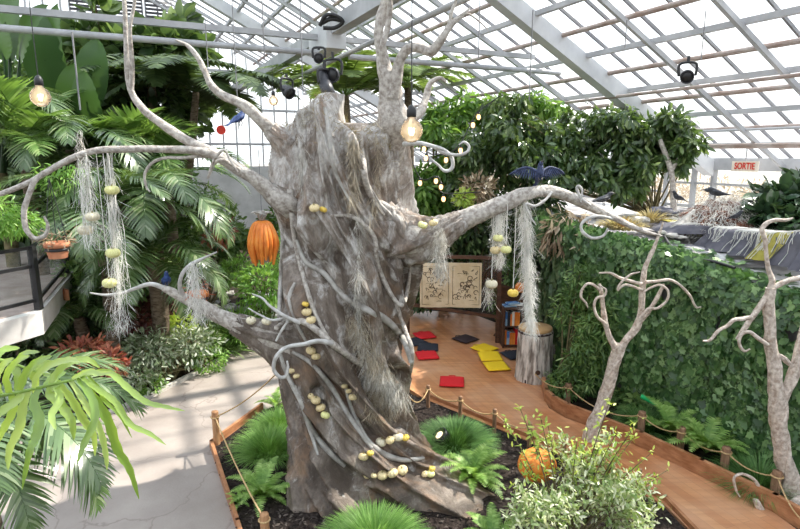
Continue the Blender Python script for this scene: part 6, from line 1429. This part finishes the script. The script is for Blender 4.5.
# stones along the path
rs = random.Random(21); st0 = []
for k in range(3):
    mb = MB(); ball(mb, (0, 0, .8), 1.0, 16, 10, (1.15, .9, .7), nz=.55, seed=k * 5); o = mb.build('stone', M['stone' if k else 'stone_pale'], local=True); o.location = (0, 0, 0); st0.append(o)
spots = []
for i in range(46):
    for _ in range(30):
        x, y = rs.uniform(212, 292), rs.uniform(296, 342)
        if y > 372 - x * .155 - 0 and x > 262: continue
        if y > 345 - (x - 230) * .45: continue
        g = G(x, y); rr_ = rs.uniform(.06, .17)
        if all((g - q).length > (rr_ + r2) * 1.05 for q, r2 in spots): spots.append((g, rr_)); break
spots += [(G(198, 352), .24), (G(240, 348) + Vector((-.3, .1, 0)), .2), (G(253, 338), .16), (G(186, 362), .18), (G(160, 352) + Vector((0, .4, 0)), .2)]
for i, (g, rr_) in enumerate(spots):
    o = st0[i] if i < 3 else st0[i % 3].copy()
    if i >= 3: C.objects.link(o)
    o.location = g - UP * rr_ * .12; o.scale = (rr_, rr_, rr_); o.rotation_euler = (0, 0, rs.uniform(0, 6)); tag(o, 'rounded garden stone in the rockery left of the trunk beside the path', 'stone', 'stones of the rockery by the path')
# distance outside the right-hand windows
shrub('outdoor_bush', 'bare brownish hedge seen through the right-hand windows', 'hedge', UV(9, EV + 9, 1.6), [(tuple(UV(u, EV + 9, 2.0)), (2.2, 1.2, .55), 900) for u in np.arange(-6, 30, 2.6)], NARROW, M['dry'], .22, stems=False, seed=99)
# ------------------------------------------------------------------ light
w = bpy.data.worlds.new('world'); bpy.context.scene.world = w; w.use_nodes = True
t = w.node_tree; t.nodes.clear(); o = t.nodes.new('ShaderNodeOutputWorld'); b = t.nodes.new('ShaderNodeBackground')
tc = t.nodes.new('ShaderNodeTexCoord'); sx = t.nodes.new('ShaderNodeSeparateXYZ'); t.links.new(tc.outputs['Generated'], sx.inputs[0])
b.inputs[1].default_value = 2.0
t.links.new(ramp(t, sx.outputs['Z'], [(0.0, (.78, .80, .82)), (.25, (.90, .94, 1.0)), (1.0, (.72, .84, 1.0))]), b.inputs[0]); t.links.new(b.outputs[0], o.inputs[0])
sd = bpy.data.lights.new('sun', 'SUN'); so = bpy.data.objects.new('sun', sd); C.objects.link(so)
sd.energy = 9.0; sd.angle = R(1.2); sd.color = (1, .93, .83)
sdir = Vector((math.sin(R(62)) * math.cos(R(47)), math.cos(R(62)) * math.cos(R(47)), math.sin(R(47))))
so.rotation_euler = sdir.to_track_quat('Z', 'Y').to_euler(); so.location = (5, 3, 20)
sc = bpy.context.scene
sc.view_settings.view_transform = 'Standard'; sc.view_settings.look = 'None'; sc.view_settings.gamma = 1; sc.view_settings.exposure = .26
sc.cycles.max_bounces = 8; sc.cycles.transparent_max_bounces = 24; sc.cycles.use_denoising = True
sc.cycles.diffuse_bounces = 4; sc.cycles.glossy_bounces = 2; sc.cycles.transmission_bounces = 4; sc.cycles.sample_clamp_indirect = 6
